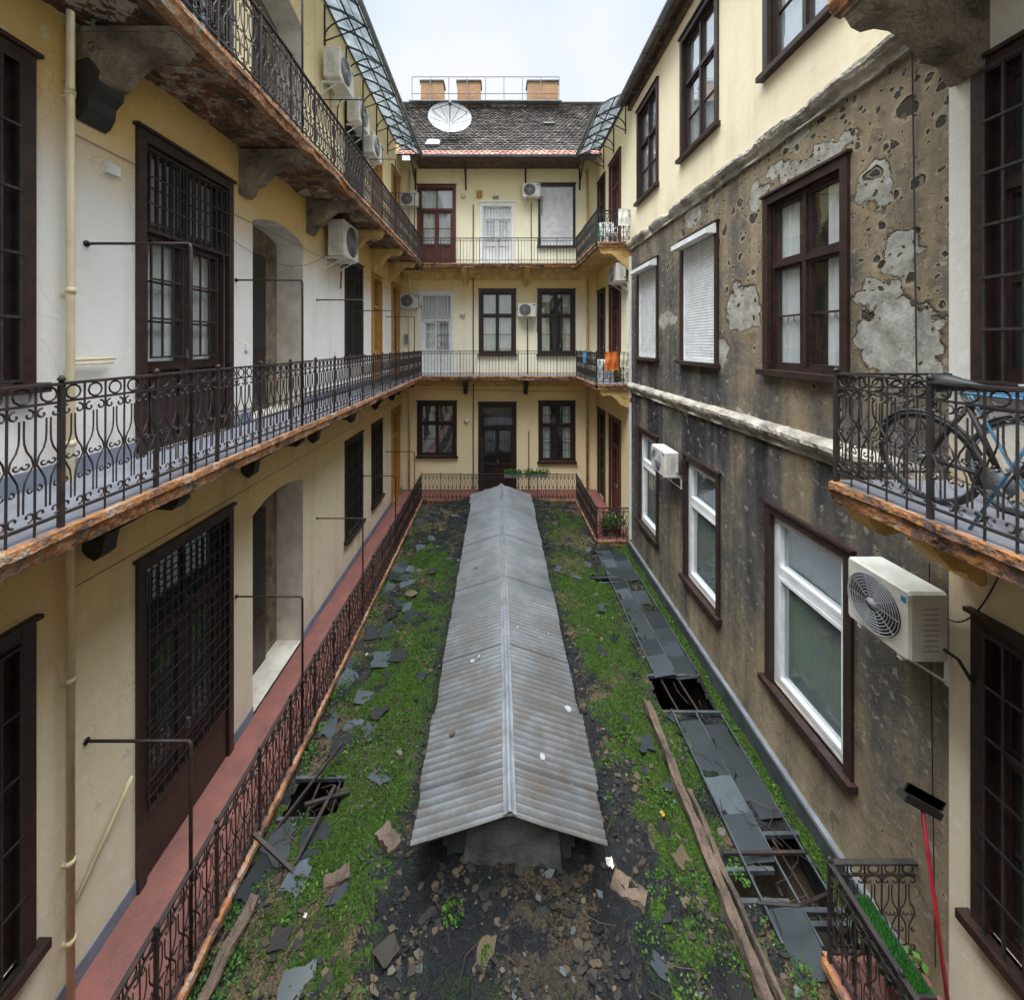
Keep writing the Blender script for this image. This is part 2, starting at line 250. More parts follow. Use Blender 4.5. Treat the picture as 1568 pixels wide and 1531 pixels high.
# ---------------------------------------------------------------- mesh builder
class MB:
    def __init__(s,M=None): s.v=[];s.f=[];s.mi=[];s.mats=[];s.sm=[];s.M=M or Matrix.Identity(4); s.rnd=[]; s.cur=0.
    def add(s,vs,fs,mat,smooth=False):
        b=len(s.v); M=s.M
        for p in vs: s.v.append(tuple(M@Vector(p))); s.rnd.append(s.cur)
        if mat not in s.mats: s.mats.append(mat)
        k=s.mats.index(mat)
        for f in fs: s.f.append(tuple(b+i for i in f)); s.mi.append(k); s.sm.append(smooth)
    def box(s,x0,x1,y0,y1,z0,z1,mat):
        vs=[(x,y,z) for z in (z0,z1) for y in (y0,y1) for x in (x0,x1)]
        s.add(vs,[(0,2,3,1),(4,5,7,6),(0,1,5,4),(2,6,7,3),(0,4,6,2),(1,3,7,5)],mat)
    def rbox(s,x0,x1,y0,y1,z0,z1,mat,b=.01):
        def ring(i,z): return [(x0+i+b,y0+i,z),(x1-i-b,y0+i,z),(x1-i,y0+i+b,z),(x1-i,y1-i-b,z),(x1-i-b,y1-i,z),(x0+i+b,y1-i,z),(x0+i,y1-i-b,z),(x0+i,y0+i+b,z)]
        rs=ring(b*.7,z0)+ring(0,z0+b)+ring(0,z1-b)+ring(b*.7,z1); fs=[tuple(range(7,-1,-1)),tuple(range(24,32))]
        for k in range(3):
            for i in range(8): j=(i+1)%8; fs.append((k*8+i,k*8+j,k*8+8+j,k*8+8+i))
        s.add(rs,fs,mat)
    def quad(s,p,mat): s.add(p,[tuple(range(len(p)))],mat)
    def obox(s,c,size,rot,mat):
        old=s.M; s.M=old@Matrix.Translation(c)@rot.to_4x4(); a,b,d=[q/2 for q in size]; s.box(-a,a,-b,b,-d,d,mat); s.M=old
    def bar(s,p,q,w,h,mat):
        p=Vector(p);q=Vector(q); d=q-p; L=d.length
        rot=d.to_track_quat('Y','Z').to_matrix(); s.obox((p+q)/2,(w,L,h),rot,mat)
    def tube(s,pts,r,mat,n=6,closed=False):
        pts=[Vector(p) for p in pts]; N=len(pts); vs=[];fs=[]; up=None
        for i,p in enumerate(pts):
            a=pts[(i-1)%N] if (i>0 or closed) else p; b=pts[(i+1)%N] if (i<N-1 or closed) else p
            d=(b-a).normalized()
            if up is None:
                up=Vector((0,0,1)) if abs(d.z)<.9 else Vector((1,0,0))
            up=(up-d*up.dot(d))
            if up.length<1e-4: up=d.orthogonal()
            up.normalize(); q=d.cross(up)
            rr=r[i] if isinstance(r,(list,tuple)) else r
            for k in range(n):
                an=2*math.pi*k/n; vs.append(tuple(p+(up*math.cos(an)+q*math.sin(an))*rr))
        for i in range(N if closed else N-1):
            for k in range(n):
                j=(i+1)%N; fs.append((i*n+k,i*n+(k+1)%n,j*n+(k+1)%n,j*n+k))
        if not closed: fs.append(tuple(range(n-1,-1,-1))); fs.append(tuple((N-1)*n+k for k in range(n)))
        s.add(vs,fs,mat,n>5)
    def cyl(s,c,ax,r,h,mat,n=24): 
        c=Vector(c); ax=Vector(ax).normalized(); s.tube([c,c+ax*h],r,mat,n)
    def prism(s,prof,fn,lo,hi,mat):
        n=len(prof); vs=[fn(a,b,lo) for a,b in prof]+[fn(a,b,hi) for a,b in prof]
        fs=[tuple(range(n-1,-1,-1)),tuple(range(n,2*n))]+[(i,(i+1)%n,n+(i+1)%n,n+i) for i in range(n)]
        s.add(vs,fs,mat)
    def mesh(s,name):
        me=bpy.data.meshes.new(name); me.from_pydata(s.v,[],s.f)
        for m in s.mats: me.materials.append(m)
        me.polygons.foreach_set('material_index',s.mi); me.polygons.foreach_set('use_smooth',s.sm)
        a=me.attributes.new('rnd','FLOAT','POINT'); a.data.foreach_set('value',s.rnd); me.update(); return me
    def obj(s,name,parent=None):
        return link(bpy.data.objects.new(name,s.mesh(name)),parent)
def link(o,parent=None):
    sc.collection.objects.link(o)
    if parent: o.parent=parent
    return o
def empty(name): 
    o=bpy.data.objects.new(name,None); o.empty_display_size=.2; return link(o)
def frame(u,w,t): 
    v=Vector((0,0,1)); return Matrix(((u[0],v[0],w[0],t[0]),(u[1],v[1],w[1],t[1]),(u[2],v[2],w[2],t[2]),(0,0,0,1)))
FL=frame((0,1,0),(1,0,0),(XL,0,0)); FB=frame((1,0,0),(0,-1,0),(0,YB,0)); FR=frame((0,-1,0),(-1,0,0),(XR,0,0)); FF=frame((-1,0,0),(0,1,0),(0,YF,0))

# ---------------------------------------------------------------- walls & openings
def wall(mb,u0,u1,v0,v1,ops,mat,rev=.22):
    us=sorted(set([u0,u1]+[o[0] for o in ops]+[o[1] for o in ops])); vs=sorted(set([v0,v1]+[o[2] for o in ops]+[o[3] for o in ops]))
    for i in range(len(us)-1):
        for j in range(len(vs)-1):
            cu=(us[i]+us[i+1])/2; cv=(vs[j]+vs[j+1])/2
            if any(o[0]<cu<o[1] and o[2]<cv<o[3] for o in ops): continue
            if not(u0<cu<u1 and v0<cv<v1): continue
            mb.quad([(us[i],vs[j],0),(us[i+1],vs[j],0),(us[i+1],vs[j+1],0),(us[i],vs[j+1],0)],mat)
    for o in ops:
        a,b,c,d=o[:4]; kind=o[4]
        dep=.52 if kind=='niche' else rev
        def ring(w0,w1,m):
            mb.quad([(a,c,w0),(b,c,w0),(b,c,w1),(a,c,w1)],m); mb.quad([(a,d,w0),(a,d,w1),(b,d,w1),(b,d,w0)],m)
            mb.quad([(a,c,w0),(a,c,w1),(a,d,w1),(a,d,w0)],m); mb.quad([(b,c,w0),(b,d,w0),(b,d,w1),(b,c,w1)],m)
        ring(0,-dep,mat_reveal if kind=='niche' else mat)
        if kind=='niche':
            mb.quad([(a,c,-dep),(b,c,-dep),(b,d,-dep),(a,d,-dep)],mat_stone)
            N=10; rise=.17; top=[]
            for i in range(N+1):
                u=a+(b-a)*i/N; top.append((u,d-rise*(2*i/N-1)**2))
            for i in range(N):
                (p,q),(r,s_)=top[i],top[i+1]
                mb.quad([(p,q,0),(r,s_,0),(r,d,0),(p,d,0)],mat); mb.quad([(p,q,0),(p,q,-dep),(r,s_,-dep),(r,s_,0)],mat_reveal)
            mb.box(a+.12,b-.45,c,d-.5,-dep+.003,-dep+.05,mat_brown)
            mb.box(a+.22,b-.55,c+1.1,d-.6,-dep+.05,-dep+.07,mat_black); mb.box(a+.22,b-.55,c+.15,c+.95,-dep+.05,-dep+.07,mat_brown)
        else:
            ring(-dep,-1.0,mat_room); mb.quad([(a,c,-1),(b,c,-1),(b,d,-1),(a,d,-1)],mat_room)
def rect(mb,a,b,c,d,t,w0,w1,m):
    mb.box(a,a+t,c,d,w0,w1,m); mb.box(b-t,b,c,d,w0,w1,m); mb.box(a+t,b-t,c,c+t,w0,w1,m); mb.box(a+t,b-t,d-t,d,w0,w1,m)
def curtain(mb,a,b,c,d,w,mat,ph=0):
    N=max(6,int((b-a)*60)); vs=[];fs=[]
    for i in range(N+1):
        u=a+(b-a)*i/N; o=.018*math.sin(u*55+ph)+.008*math.sin(u*131)
        vs+= [(u,c,w+o),(u,d,w+o*.6)]
    for i in range(N): fs.append((2*i,2*i+2,2*i+3,2*i+1))
    mb.add(vs,fs,mat,True)
def surround(mb,a,b,c,d,m,t=.1,p=.04,sill=True):
    mb.box(a-t+.02,a+.02,c-.0,d+t,-.03,p,m); mb.box(b-.02,b+t-.02,c-.0,d+t,-.03,p,m); mb.box(a+.02,b-.02,d-.02,d+t-.003,-.03,p-.003,m)
    mb.box(a-t-.01,b+t+.01,d+t,d+t+.035,-.03,p+.03,m)
    if sill: mb.box(a-t-.03,b+t+.03,c-.08,c,-.03,p+.07,m)
def casement(mb,a,b,c,d,m=None,cm=None,cur='sides',tr=.62,gl=None,sur=True,cw=-.20):
    m=m or mat_brown; gl=gl or mat_glass
    if sur: surround(mb,a,b,c,d,m)
    rect(mb,a,b,c,d,.07,-.14,-.04,m); vt=c+(d-c)*tr; mu=(a+b)/2
    mb.box(a+.07,b-.07,vt-.04,vt+.04,-.13,-.025,m)
    for (p,q) in ((c+.07,vt-.04),(vt+.04,d-.07)):
        mb.box(mu-.03,mu+.03,p,q,-.13,-.03,m)
        for (e,f) in ((a+.07,mu-.03),(mu+.03,b-.07)):
            rect(mb,e,f,p,q,.04,-.12,-.06,m)
            if q-p>1.0: mb.box(e+.04,f-.04,(p+q)/2-.012,(p+q)/2+.012,-.11,-.07,m)
            g=R.uniform(-.006,.006); mb.quad([(e+.035,p+.035,-.092),(f-.035,p+.035,-.092+g),(f-.035,q-.035,-.092-g),(e+.035,q-.035,-.092)],gl)
    cm=cm or mat_curt
    if cur=='sides':
        L=(b-a)*.32; curtain(mb,a+.02,a+L,c,d,cw,cm); curtain(mb,b-L*.9,b-.02,c,d,cw,cm,1)
    elif cur=='full': curtain(mb,a+.02,b-.02,c,d,cw+.04,cm)
def grille(mb,a,b,c,d,w=.06,m=None,sp=.13,hs=.45,r=.009):
    m=m or mat_ironb; n=max(2,int(round((b-a)/sp))); k=max(1,int(round((d-c)/hs)))
    for i in range(n+1):
        u=a+(b-a)*i/n; mb.box(u-r,u+r,c,d,w-r,w+r,m)
    for j in range(k+1):
        v=c+(d-c)*j/k; mb.box(a-.03,b+.03,v-r*1.2,v+r*1.2,w+r+.001,w+r+.007,m)
def shutter(mb,a,b,c,d,m=None,w=-.03,house=True):
    surround(mb,a,b,c,d,m or mat_brown)
    n=int((d-c)/.055); h=(d-c)/n; vs=[];fs=[]
    for i in range(n):
        v=c+i*h; vs+=[(a,v,w-.014),(b,v,w-.014),(a,v+h*.2,w+.006),(b,v+h*.2,w+.006),(a,v+h*.85,w+.006),(b,v+h*.85,w+.006)]
    N=len(vs)//2
    for i in range(N-1): fs.append((2*i,2*i+1,2*i+3,2*i+2))
    mb.add(vs,fs,mat_pvc)
    rect(mb,a,b,c,d,.05,w-.02,w+.03,mat_pvc)
    if house:
        mb.prism([(0,0),(.19,0),(.19,.09),(.0,.2)],lambda p,q,s_:(s_,d-.1+q,p+.042),a-.06,b+.06,mat_pvc)
def pvc(mb,a,b,c,d):
    surround(mb,a,b,c,d,mat_brown); rect(mb,a,b,c,d,.085,-.17,-.05,mat_pvc); vt=c+(d-c)*.66
    mb.box(a+.085,b-.085,vt-.05,vt+.05,-.16,-.045,mat_pvc)
    for (p,q) in ((c+.085,vt-.05),(vt+.05,d-.085)):
        rect(mb,a+.085,b-.085,p,q,.05,-.14,-.04,mat_pvc); mb.quad([(a+.12,p+.04,-.10),(b-.12,p+.04,-.10),(b-.12,q-.04,-.103),(a+.12,q-.04,-.103)],mat_glasst)
    curtain(mb,a,b,c,d,-.22,mat_curt)
def door(mb,a,b,c,d,m=None,gl=None,g=True,tr=.73,panes=3,cur=None):
    m=m or mat_brown; gl=gl or mat_glassdark; surround(mb,a,b,c,d,m,sill=False)
    rect(mb,a,b,c,d,.07,-.16,-.05,m); vt=c+(d-c)*tr; mu=(a+b)/2
    mb.box(a+.07,b-.07,vt-.05,vt+.05,-.16,-.03,m)
    mb.quad([(a+.07,vt,-.11),(b-.07,vt,-.11),(b-.07,d-.07,-.11),(a+.07,d-.07,-.11)],gl)
    mb.box(mu-.02,mu+.02,vt+.05,d-.07,-.13,-.08,m)
    for (e,f) in ((a+.07,mu-.004),(mu+.004,b-.07)):
        rect(mb,e,f,c+.02,vt-.05,.08,-.14,-.07,m); pv=c+.95
        mb.box(e+.08,f-.08,pv-.05,pv+.05,-.14,-.07,m); mb.box(e+.08,f-.08,c+.1,pv-.05,-.13,-.10,m)
        mb.box(e+.13,f-.13,c+.18,pv-.13,-.10,-.08,m)
        mb.quad([(e+.08,pv+.05,-.11),(f-.08,pv+.05,-.11),(f-.08,vt-.13,-.11),(e+.08,vt-.13,-.11)],gl)
        for i in range(1,panes): 
            v=pv+.05+(vt-.13-pv-.05)*i/panes; mb.box(e+.08,f-.08,v-.012,v+.012,-.125,-.09,m)
    if g:
        grille(mb,a+.1,b-.1,vt+.06,d-.1,-.02,mat_ironb,.1,.4)
        grille(mb,a+.16,mu-.07,c+1.05,vt-.12,-.04,mat_ironb,.13,.45); grille(mb,mu+.07,b-.16,c+1.05,vt-.12,-.04,mat_ironb,.13,.45)
    mb.box(mu+.02,mu+.05,c+1.02,c+1.14,-.07,-.03,mat_zinc)
    if cur: curtain(mb,a+.05,b-.05,c+.9,d,-.19,mat_curt)
def ac(name,F,u,v,W=.78,H=.56,D=.3,wgap=.10,fan=-.1,mgr=None,mc=None):
    mb=MB(F); w0=wgap; w1=wgap+D; mc=mc or mat_acw; mgr=mgr or mat_acg
    mb.rbox(u-W/2,u+W/2,v,v+H,w0,w1,mc,.02)
    cu=u+fan*W; cv=v+H/2; r=H*.42
    mb.cyl((cu,cv,w1-.01),(0,0,1),r,.014,mat_acd,28)
    for k in range(1,11):
        rr=r*k/10; mb.tube([(cu+rr*math.cos(a*math.pi/12),cv+rr*math.sin(a*math.pi/12),w1+.018) for a in range(24)],.0048,mgr,4,True)
    for k in range(10):
        a=k*math.pi/5; mb.bar((cu,cv,w1+.018),(cu+r*math.cos(a),cv+r*math.sin(a),w1+.018),.006,.006,mgr)
    mb.cyl((cu,cv,w1+.012),(0,0,1),r*.18,.016,mgr,14)
    for sgn in (-1,1):
        uu=u+sgn*(W/2+.002)
        for k in range(9): 
            vv=v+.1+k*(H-.2)/9; mb.box(min(uu,uu-sgn*.004),max(uu,uu-sgn*.004)+.001,vv,vv+.01,w0+.09,w1-.12,mat_acg)
    for s_ in (-.32,.32):
        uu=u+s_*W; mb.box(uu-.02,uu+.02,v-.04,v-.0,-.02,w1-.02,mat_pvc); mb.box(uu-.02,uu+.02,v-.28,v-.04,-.02,.025,mat_pvc); mb.bar((uu,v-.26,.01),(uu,v-.03,w1-.08),.02,.02,mat_pvc)
    mb.box(u+fan*W-.0+.42*W,u+W/2-.03,v+H*.82,v+H*.9,w1,w1+.003,mat_blue)
    mb.tube([(u+W/2,v+.12,w0+.05),(u+W/2+.08,v+.1,w0+.02),(u+W/2+.1,v-.1,.03),(u+W/2+.08,v-.6,.02)],.014,mat_cable,6)
    return mb.obj(name)

bL=empty('gallery_apartment_building'); bB=empty('gallery_apartment_building.001'); bR=empty('decayed_apartment_building'); bF=empty('gallery_apartment_building.002')
L=[]
for (z0,lv) in ((ZL,0),(ZM,1),(ZU,2)):
    top=z0+3.42
    L+= [(1.75,3.18,z0+.88,top+.05,'win',lv),(4.27,5.62,z0,top,'door',lv),(6.2,7.8,z0,top-.1,'niche',lv),
         (10.0,11.1,z0+.9,top-.15,'wing',lv),(12.1,13.0,z0 if lv!=0 else z0+.9,top-.15,'och',lv),(14.35,15.35,z0,top-.1,'och',lv)]
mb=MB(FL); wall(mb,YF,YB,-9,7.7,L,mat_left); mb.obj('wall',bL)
for o in L:
    mb=MB(FL); a,b,c,d,k,lv=o
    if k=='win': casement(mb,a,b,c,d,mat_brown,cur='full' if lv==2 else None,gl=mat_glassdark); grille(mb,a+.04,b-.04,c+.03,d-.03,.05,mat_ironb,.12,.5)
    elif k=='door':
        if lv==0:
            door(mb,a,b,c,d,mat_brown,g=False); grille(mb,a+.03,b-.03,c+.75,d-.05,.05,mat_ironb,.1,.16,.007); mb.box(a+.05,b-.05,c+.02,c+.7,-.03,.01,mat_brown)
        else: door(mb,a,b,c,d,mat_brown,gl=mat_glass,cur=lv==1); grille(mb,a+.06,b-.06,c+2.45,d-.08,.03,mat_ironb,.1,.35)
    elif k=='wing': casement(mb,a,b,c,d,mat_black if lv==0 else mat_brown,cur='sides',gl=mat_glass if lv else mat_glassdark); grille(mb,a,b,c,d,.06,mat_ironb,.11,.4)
    elif k=='och':
        m={0:mat_brown,1:mat_ochre,2:mat_ochre}[lv] if a<13 else mat_ochre
        if c>[ZL,ZM,ZU][lv]+.5: casement(mb,a,b,c,d,m,cur='sides'); grille(mb,a,b,c,d,.06,mat_ironb,.11,.4)
        else: door(mb,a,b,c,d,m,g=False,gl=mat_glass)
    if mb.v: mb.obj({'win':'window','wing':'window','door':'door','och':'door'}[k],bL)
Bo=[(-3.16,-1.76,ZU,6.3,'d1'),(-.63,.58,ZU,5.6,'dw'),(1.71,3.05,3.95,6.35,'sh'),
    (-3.07,-1.84,ZM,2.0,'dw2'),(-.68,.66,-.4,2.1,'w'),(1.68,3.05,-.4,2.1,'w'),
    (-3.16,-1.72,-4.5,-2.4,'wb'),(-.70,.68,ZL,-2.45,'dg'),(1.72,3.05,-4.72,-2.4,'wg')]
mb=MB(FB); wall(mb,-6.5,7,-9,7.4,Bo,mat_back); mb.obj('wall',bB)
for o in Bo:
    mb=MB(FB); a,b,c,d,k=o
    if k=='d1': door(mb,a,b,c,d,mat_redbrown,g=False,panes=2,gl=mat_glass,cur=True)
    elif k=='dw': door(mb,a,b,c,d,mat_white,g=False,gl=mat_glass,tr=.8,cur=True); grille(mb,a+.05,b-.05,c+1,d-.05,.05,mat_white,.13,.4)
    elif k=='dw2': door(mb,a,b,c,d,mat_white,g=False,tr=.68,gl=mat_glass,cur=True); grille(mb,a+.05,b-.05,c+2.3,d-.05,.05,mat_white,.13,.8); grille(mb,.5*(a+b)+.05,b-.15,c+1,c+2.1,.05,mat_ironb,.13,.5)
    elif k=='sh': shutter(mb,a,b,c,d,house=False)
    elif k=='w': casement(mb,a,b,c,d,cm=mat_blind,cur='full' if a<0 else 'sides')
    elif k=='wb': casement(mb,a,b,c,d,cur=None,gl=mat_glasst)
    elif k=='dg': door(mb,a,b,c,d,mat_brown,gl=mat_glass)
    elif k=='wg': casement(mb,a,b,c,d,cur='sides'); grille(mb,a+.03,b-.03,c,d,.06,mat_ironb,.15,.5)
    mb.obj('window' if k in('sh','w','wb','wg') else 'door',bB)
G=[(-11.1,-9.8,-.35,2.05,'sh'),(-8.45,-7.15,-.35,2.1,'sh'),(-5.78,-4.52,-.37,2.05,'w3'),
   (-11.0,-9.8,-4.87,-2.42,'pv'),(-8.3,-7.1,-4.87,-2.42,'pv'),(-5.73,-4.47,-4.87,-2.42,'pv')]
GU=[(-11.1,-9.8,3.98,6.45,'u'),(-8.45,-7.15,3.98,6.45,'u'),(-5.78,-4.52,3.98,6.45,'u'),(-3.2,-1.9,3.98,6.4,'u')]
mb=MB(FR); wall(mb,-11.8,-3.47,-9,2.9,G,mat_grey); wall(mb,-11.8,-3.47,2.9,7.45,GU[:3],mat_rightup); wall(mb,-3.47,-YF,-9,7.45,[(-3.2,-1.8,-.3,2.2,'ng'),(-3.2,-1.8,-4.75,-2.33,'ng'),GU[3]],mat_rightup)
FD=[(-13.9,-12.75,ZL,-2.6,'fd'),(-13.9,-12.75,ZM,1.95,'fd'),(-13.9,-12.75,ZU,6.2,'fd'),(-15.5,-14.6,ZL,-2.6,'fd'),(-15.5,-14.6,ZM,1.95,'fd'),(-15.5,-14.6,ZU,6.2,'fd')]
wall(mb,-YB,-11.8,-9,7.45,FD,mat_back); mb.obj('wall',bR)
for o in G+GU+[(-3.2,-1.8,-.3,2.2,'ng'),(-3.2,-1.8,-4.75,-2.33,'ng')]+FD:
    mb=MB(FR); a,b,c,d,k=o
    if k=='sh': shutter(mb,a,b,c,d)
    elif k=='w3': casement(mb,a,b,c,d,cur='sides',cw=-.14)
    elif k=='pv': pvc(mb,a,b,c,d)
    elif k=='u': casement(mb,a,b,c,d,cur='full',cw=-.17,gl=mat_glasssky)
    elif k=='ng': casement(mb,a,b,c,d,cur=None,gl=mat_glassdark); grille(mb,a+.03,b-.03,c,d,.06,mat_ironb,.12,.4)
    elif k=='fd': door(mb,a,b,c,d,mat_brown if a<-14 else mat_redbrown,g=False)
    mb.obj('door' if k=='fd' else 'window',bR)
mb=MB(FF); wall(mb,-6.5,6.5,-9,-1.4,[],mat_back); mb.obj('wall',bF)

def cornice(zc,y0,y1,mat,name,amp=.02):
    mb=MB(); N=int((y1-y0)/.05); prof=[(0,-.17),(.05,-.17),(.07,-.1),(.12,-.06),(.15,.0),(.15,.05),(.11,.08),(0,.13)]
    vs=[];fs=[]
    for i in range(N+1):
        y=y0+(y1-y0)*i/N
        for j,(p,q) in enumerate(prof):
            nn=noise.noise(Vector((y*3,j*.7,zc)))+.8*noise.noise(Vector((y*11,j,zc)))
            e=max(0,noise.noise(Vector((y*1.7,5,zc)))-.02)*.2 if 1<j<7 else 0
            vs.append((XR-max(.004,p+nn*amp-e)+(.0 if j not in(0,7) else .03),y,zc+q+nn*amp*.6))
    m=len(prof)
    for i in range(N):
        for j in range(m-1): fs.append((i*m+j,(i+1)*m+j,(i+1)*m+j+1,i*m+j+1))
    fs.append(tuple(range(m))); fs.append(tuple(N*m+j for j in range(m)))
    mb.add(vs,fs,mat); mb.obj(name,bR)
cornice(-1.25,3.5,11.78,mat_lconc,'cornice'); cornice(2.96,3.5,11.78,mat_lconc,'cornice')
mb=MB(); mb.box(XR-.05,XR+.05,11.70,11.79,-1.6,2.6,mat_white); mb.box(XR-.05,XR+.05,11.70,11.79,-5.8,-1.75,mat_white)
mb.box(3.87,XR+.02,3.8,11.78,-6.6,-5.86,mat_zinc); mb.box(3.84,3.87,3.8,11.78,-6.6,-5.81,mat_dzinc); mb.obj('facade_trim',bR)

# ---------------------------------------------------------------- slabs
def slab(x0,x1,y0,y1,z,fl,par,faces='',th=.16,um=None):
    mb=MB(); zz=z-.004; um=um or mat_under
    mb.quad([(x0,y0,z),(x1,y0,z),(x1,y1,z),(x0,y1,z)],fl)
    if y1-y0>6:
        NX,NY=14,int((y1-y0)/.07); vs=[];fs=[]
        for j in range(NY+1):
            for i in range(NX+1):
                x=x0+(x1-x0)*i/NX; y=y0+(y1-y0)*j/NY; q=noise.noise(Vector((x*1.8,y*1.8,z*3))); st=.035 if q>.06 else 0
                vs.append((x,y,zz-th+st+.02*noise.noise(Vector((x*6,y*6,z)))))
        fs=[(j*(NX+1)+i,(j+1)*(NX+1)+i,(j+1)*(NX+1)+i+1,j*(NX+1)+i+1) for j in range(NY) for i in range(NX)]
        mb.add(vs,fs,um)
    else: mb.quad([(x0,y0,zz-th),(x0,y1,zz-th),(x1,y1,zz-th),(x1,y0,zz-th)],um)
    def edge(p,q,nrm):
        Ld=(Vector(q)-Vector(p)).length; N=max(2,int(Ld/.05)); vs=[];fs=[]
        for i in range(N+1):
            a=Vector(p).lerp(Vector(q),i/N); n1=noise.noise(a*3); n2=noise.noise(a*9); n3=noise.noise(a*1.4)
            for (o,h) in ((.0,0),(.045,-.005),(.05,-.06),(.03+.03*n2,-.075),(.02+.03*n1-.04*max(0,n3),-th+.01*n2-.01),(-.06,-th-.03)):
                vs.append(tuple(a+Vector(nrm)*(o+.01*n2)+Vector((0,0,h+(.0 if h==0 else .016*n1)))))
        for i in range(N):
            for j in range(5): fs.append((i*6+j,(i+1)*6+j,(i+1)*6+j+1,i*6+j+1))
        mb.add(vs,fs,mat_edge)
    if 'E' in faces: edge((x1,y0,z),(x1,y1,z),(1,0,0))
    if 'W' in faces: edge((x0,y0,z),(x0,y1,z),(-1,0,0))
    if 'S' in faces: edge((x0,y0,z),(x1,y0,z),(0,-1,0))
    if 'N' in faces: edge((x0,y1,z),(x1,y1,z),(0,1,0))
    mb.obj('gallery_slab',par)
for z,fl in ((ZU,mat_fgrey),(ZM,mat_fgrey),(ZL,mat_fred)):
    xr=3.13 if z==ZL else ER; yn=3.77 if z==ZL else 3.48
    slab(XL-.03,EL,YF,YB+.03,z,fl,bL,'E'); slab(EL,ER,YE,YB+.03,z,fl,bB,'S',um=mat_stoney); slab(ER,XR+.03,11.8,YB+.03,z,fl,bR,'WS',um=mat_stoney)
    slab(xr,XR+.03,YF,yn,z,fl,bR,'WN')
    if z<ZU: slab(EL,xr,YF,-.3,z,fl,bF,'N')
    if z>ZL:
        mb=MB(); prof=[(0,-.165),(0,-.5),(.06,-.4),(.16,-.29),(.32,-.21),(.5,-.175)]
        mb.prism(prof,lambda a,b,s_:(s_,YB+.002-a,z+b),EL-.9,ER+.95,mat_stoney); mb.obj('cove',bB)
    mb=MB(FL)
    xs=YF
    for (a,b) in [(4.2,5.7),(6.2,7.8),(12.02 if z!=ZL else 12.5,13.08 if z!=ZL else 12.5),(14.28,15.42)]:
        mb.box(xs,a,z,z+.16,0,.012,mat_skirt); xs=b
    mb.box(xs,YB,z,z+.16,0,.012,mat_skirt); mb.obj('skirting',bL)
mb=MB(); mb.box(XL,EL-.02,YF,YB,-9,ZL-.2,mat_conc); mb.box(EL,ER,YE+.03,YB,-9,ZL-.2,mat_conc); mb.box(ER+.03,XR,11.83,YB,-9,ZL-.2,mat_conc); mb.box(3.16,XR,YF,3.74,-9,ZL-.2,mat_conc); mb.obj('gallery_base_wall',bL)

def bracket(F,u,z,proj,wd,mat,par,h=.62,iron=False,foot=False):
    mb=MB(F); z=z-.17
    if not iron:
        prof=[(0,0),(proj,0),(proj+.01,-.07),(proj-.04,-.15),(proj-.12,-.19),(proj*.75,-.16),(proj*.62,-.18),(proj*.5,-.25),(proj*.4,-.36),(proj*.3,-.46),(.17,-.49),(.14,-.55),(.11,-h),(.05,-h-.05),(0,-h-.03)]
    else:
        prof=[(0,0),(proj,0),(proj,-.10),(proj-.06,-.17),(proj-.2,-.16),(proj*.6,-.22),(proj*.42,-.32),(proj*.25,-.40),(.2,-.5),(.19,-.58),(.12,-.64),(.05,-.60),(0,-.54)]
    mb.prism(prof,lambda a,b,s_:(s_,z+b,a-.003),u-wd/2,u+wd/2,mat)
    mb.box(u-wd/2-.02,u+wd/2+.02,z-.045,z-.002,-.01,proj+.03,mat)
    for s_ in (-1,1):
        cu=u+s_*(wd/2+.006); pts=[]
        for i in range(18):
            a=i*.55; r=.085*(1-i/22); pts.append((cu,z-.2+r*math.sin(a),.16+r*math.cos(a)))
        mb.tube(pts,.014,mat,5)
    if foot:
        mb.prism([(0,-h+.3),(.13,-h+.34),(.22,-h+.22),(.20,-h+.08),(.13,-h-.0),(.12,-h-.10),(.07,-h-.19),(.02,-h-.22),(0,-h-.17)],lambda a,b,s_:(s_,z+b,a-.002),u-wd/2-.012,u+wd/2+.012,mat_black)
    mb.obj('bracket',par)
for y in (1.4,3.72,5.98,8.05,10.1,12.1,14.0):
    bracket(FL,y,ZU,.9,.24,mat_stone if y<9 else mat_stoney,bL,.62,foot=(y==3.72))
    bracket(FL,y,ZM,.9,.14,mat_black,bL,.5,True)
for xx in (-1.28,1.12):
    bracket(FB,xx,ZU,.85,.2,mat_stoney,bB,.42); bracket(FB,xx,ZM,.85,.16,mat_black,bB,.4,True)
bracket(FR,-12.0,ZU,.9,.3,mat_stoney,bR,.62); bracket(FR,-12.0,ZM,.9,.3,mat_stoney,bR,.5)
for y in (3.3,1.3):
    bracket(FR,-y,ZU,.95,.24,mat_stone,bR,.62); bracket(FR,-y,ZM,.95,.2,mat_stoney,bR,.55)

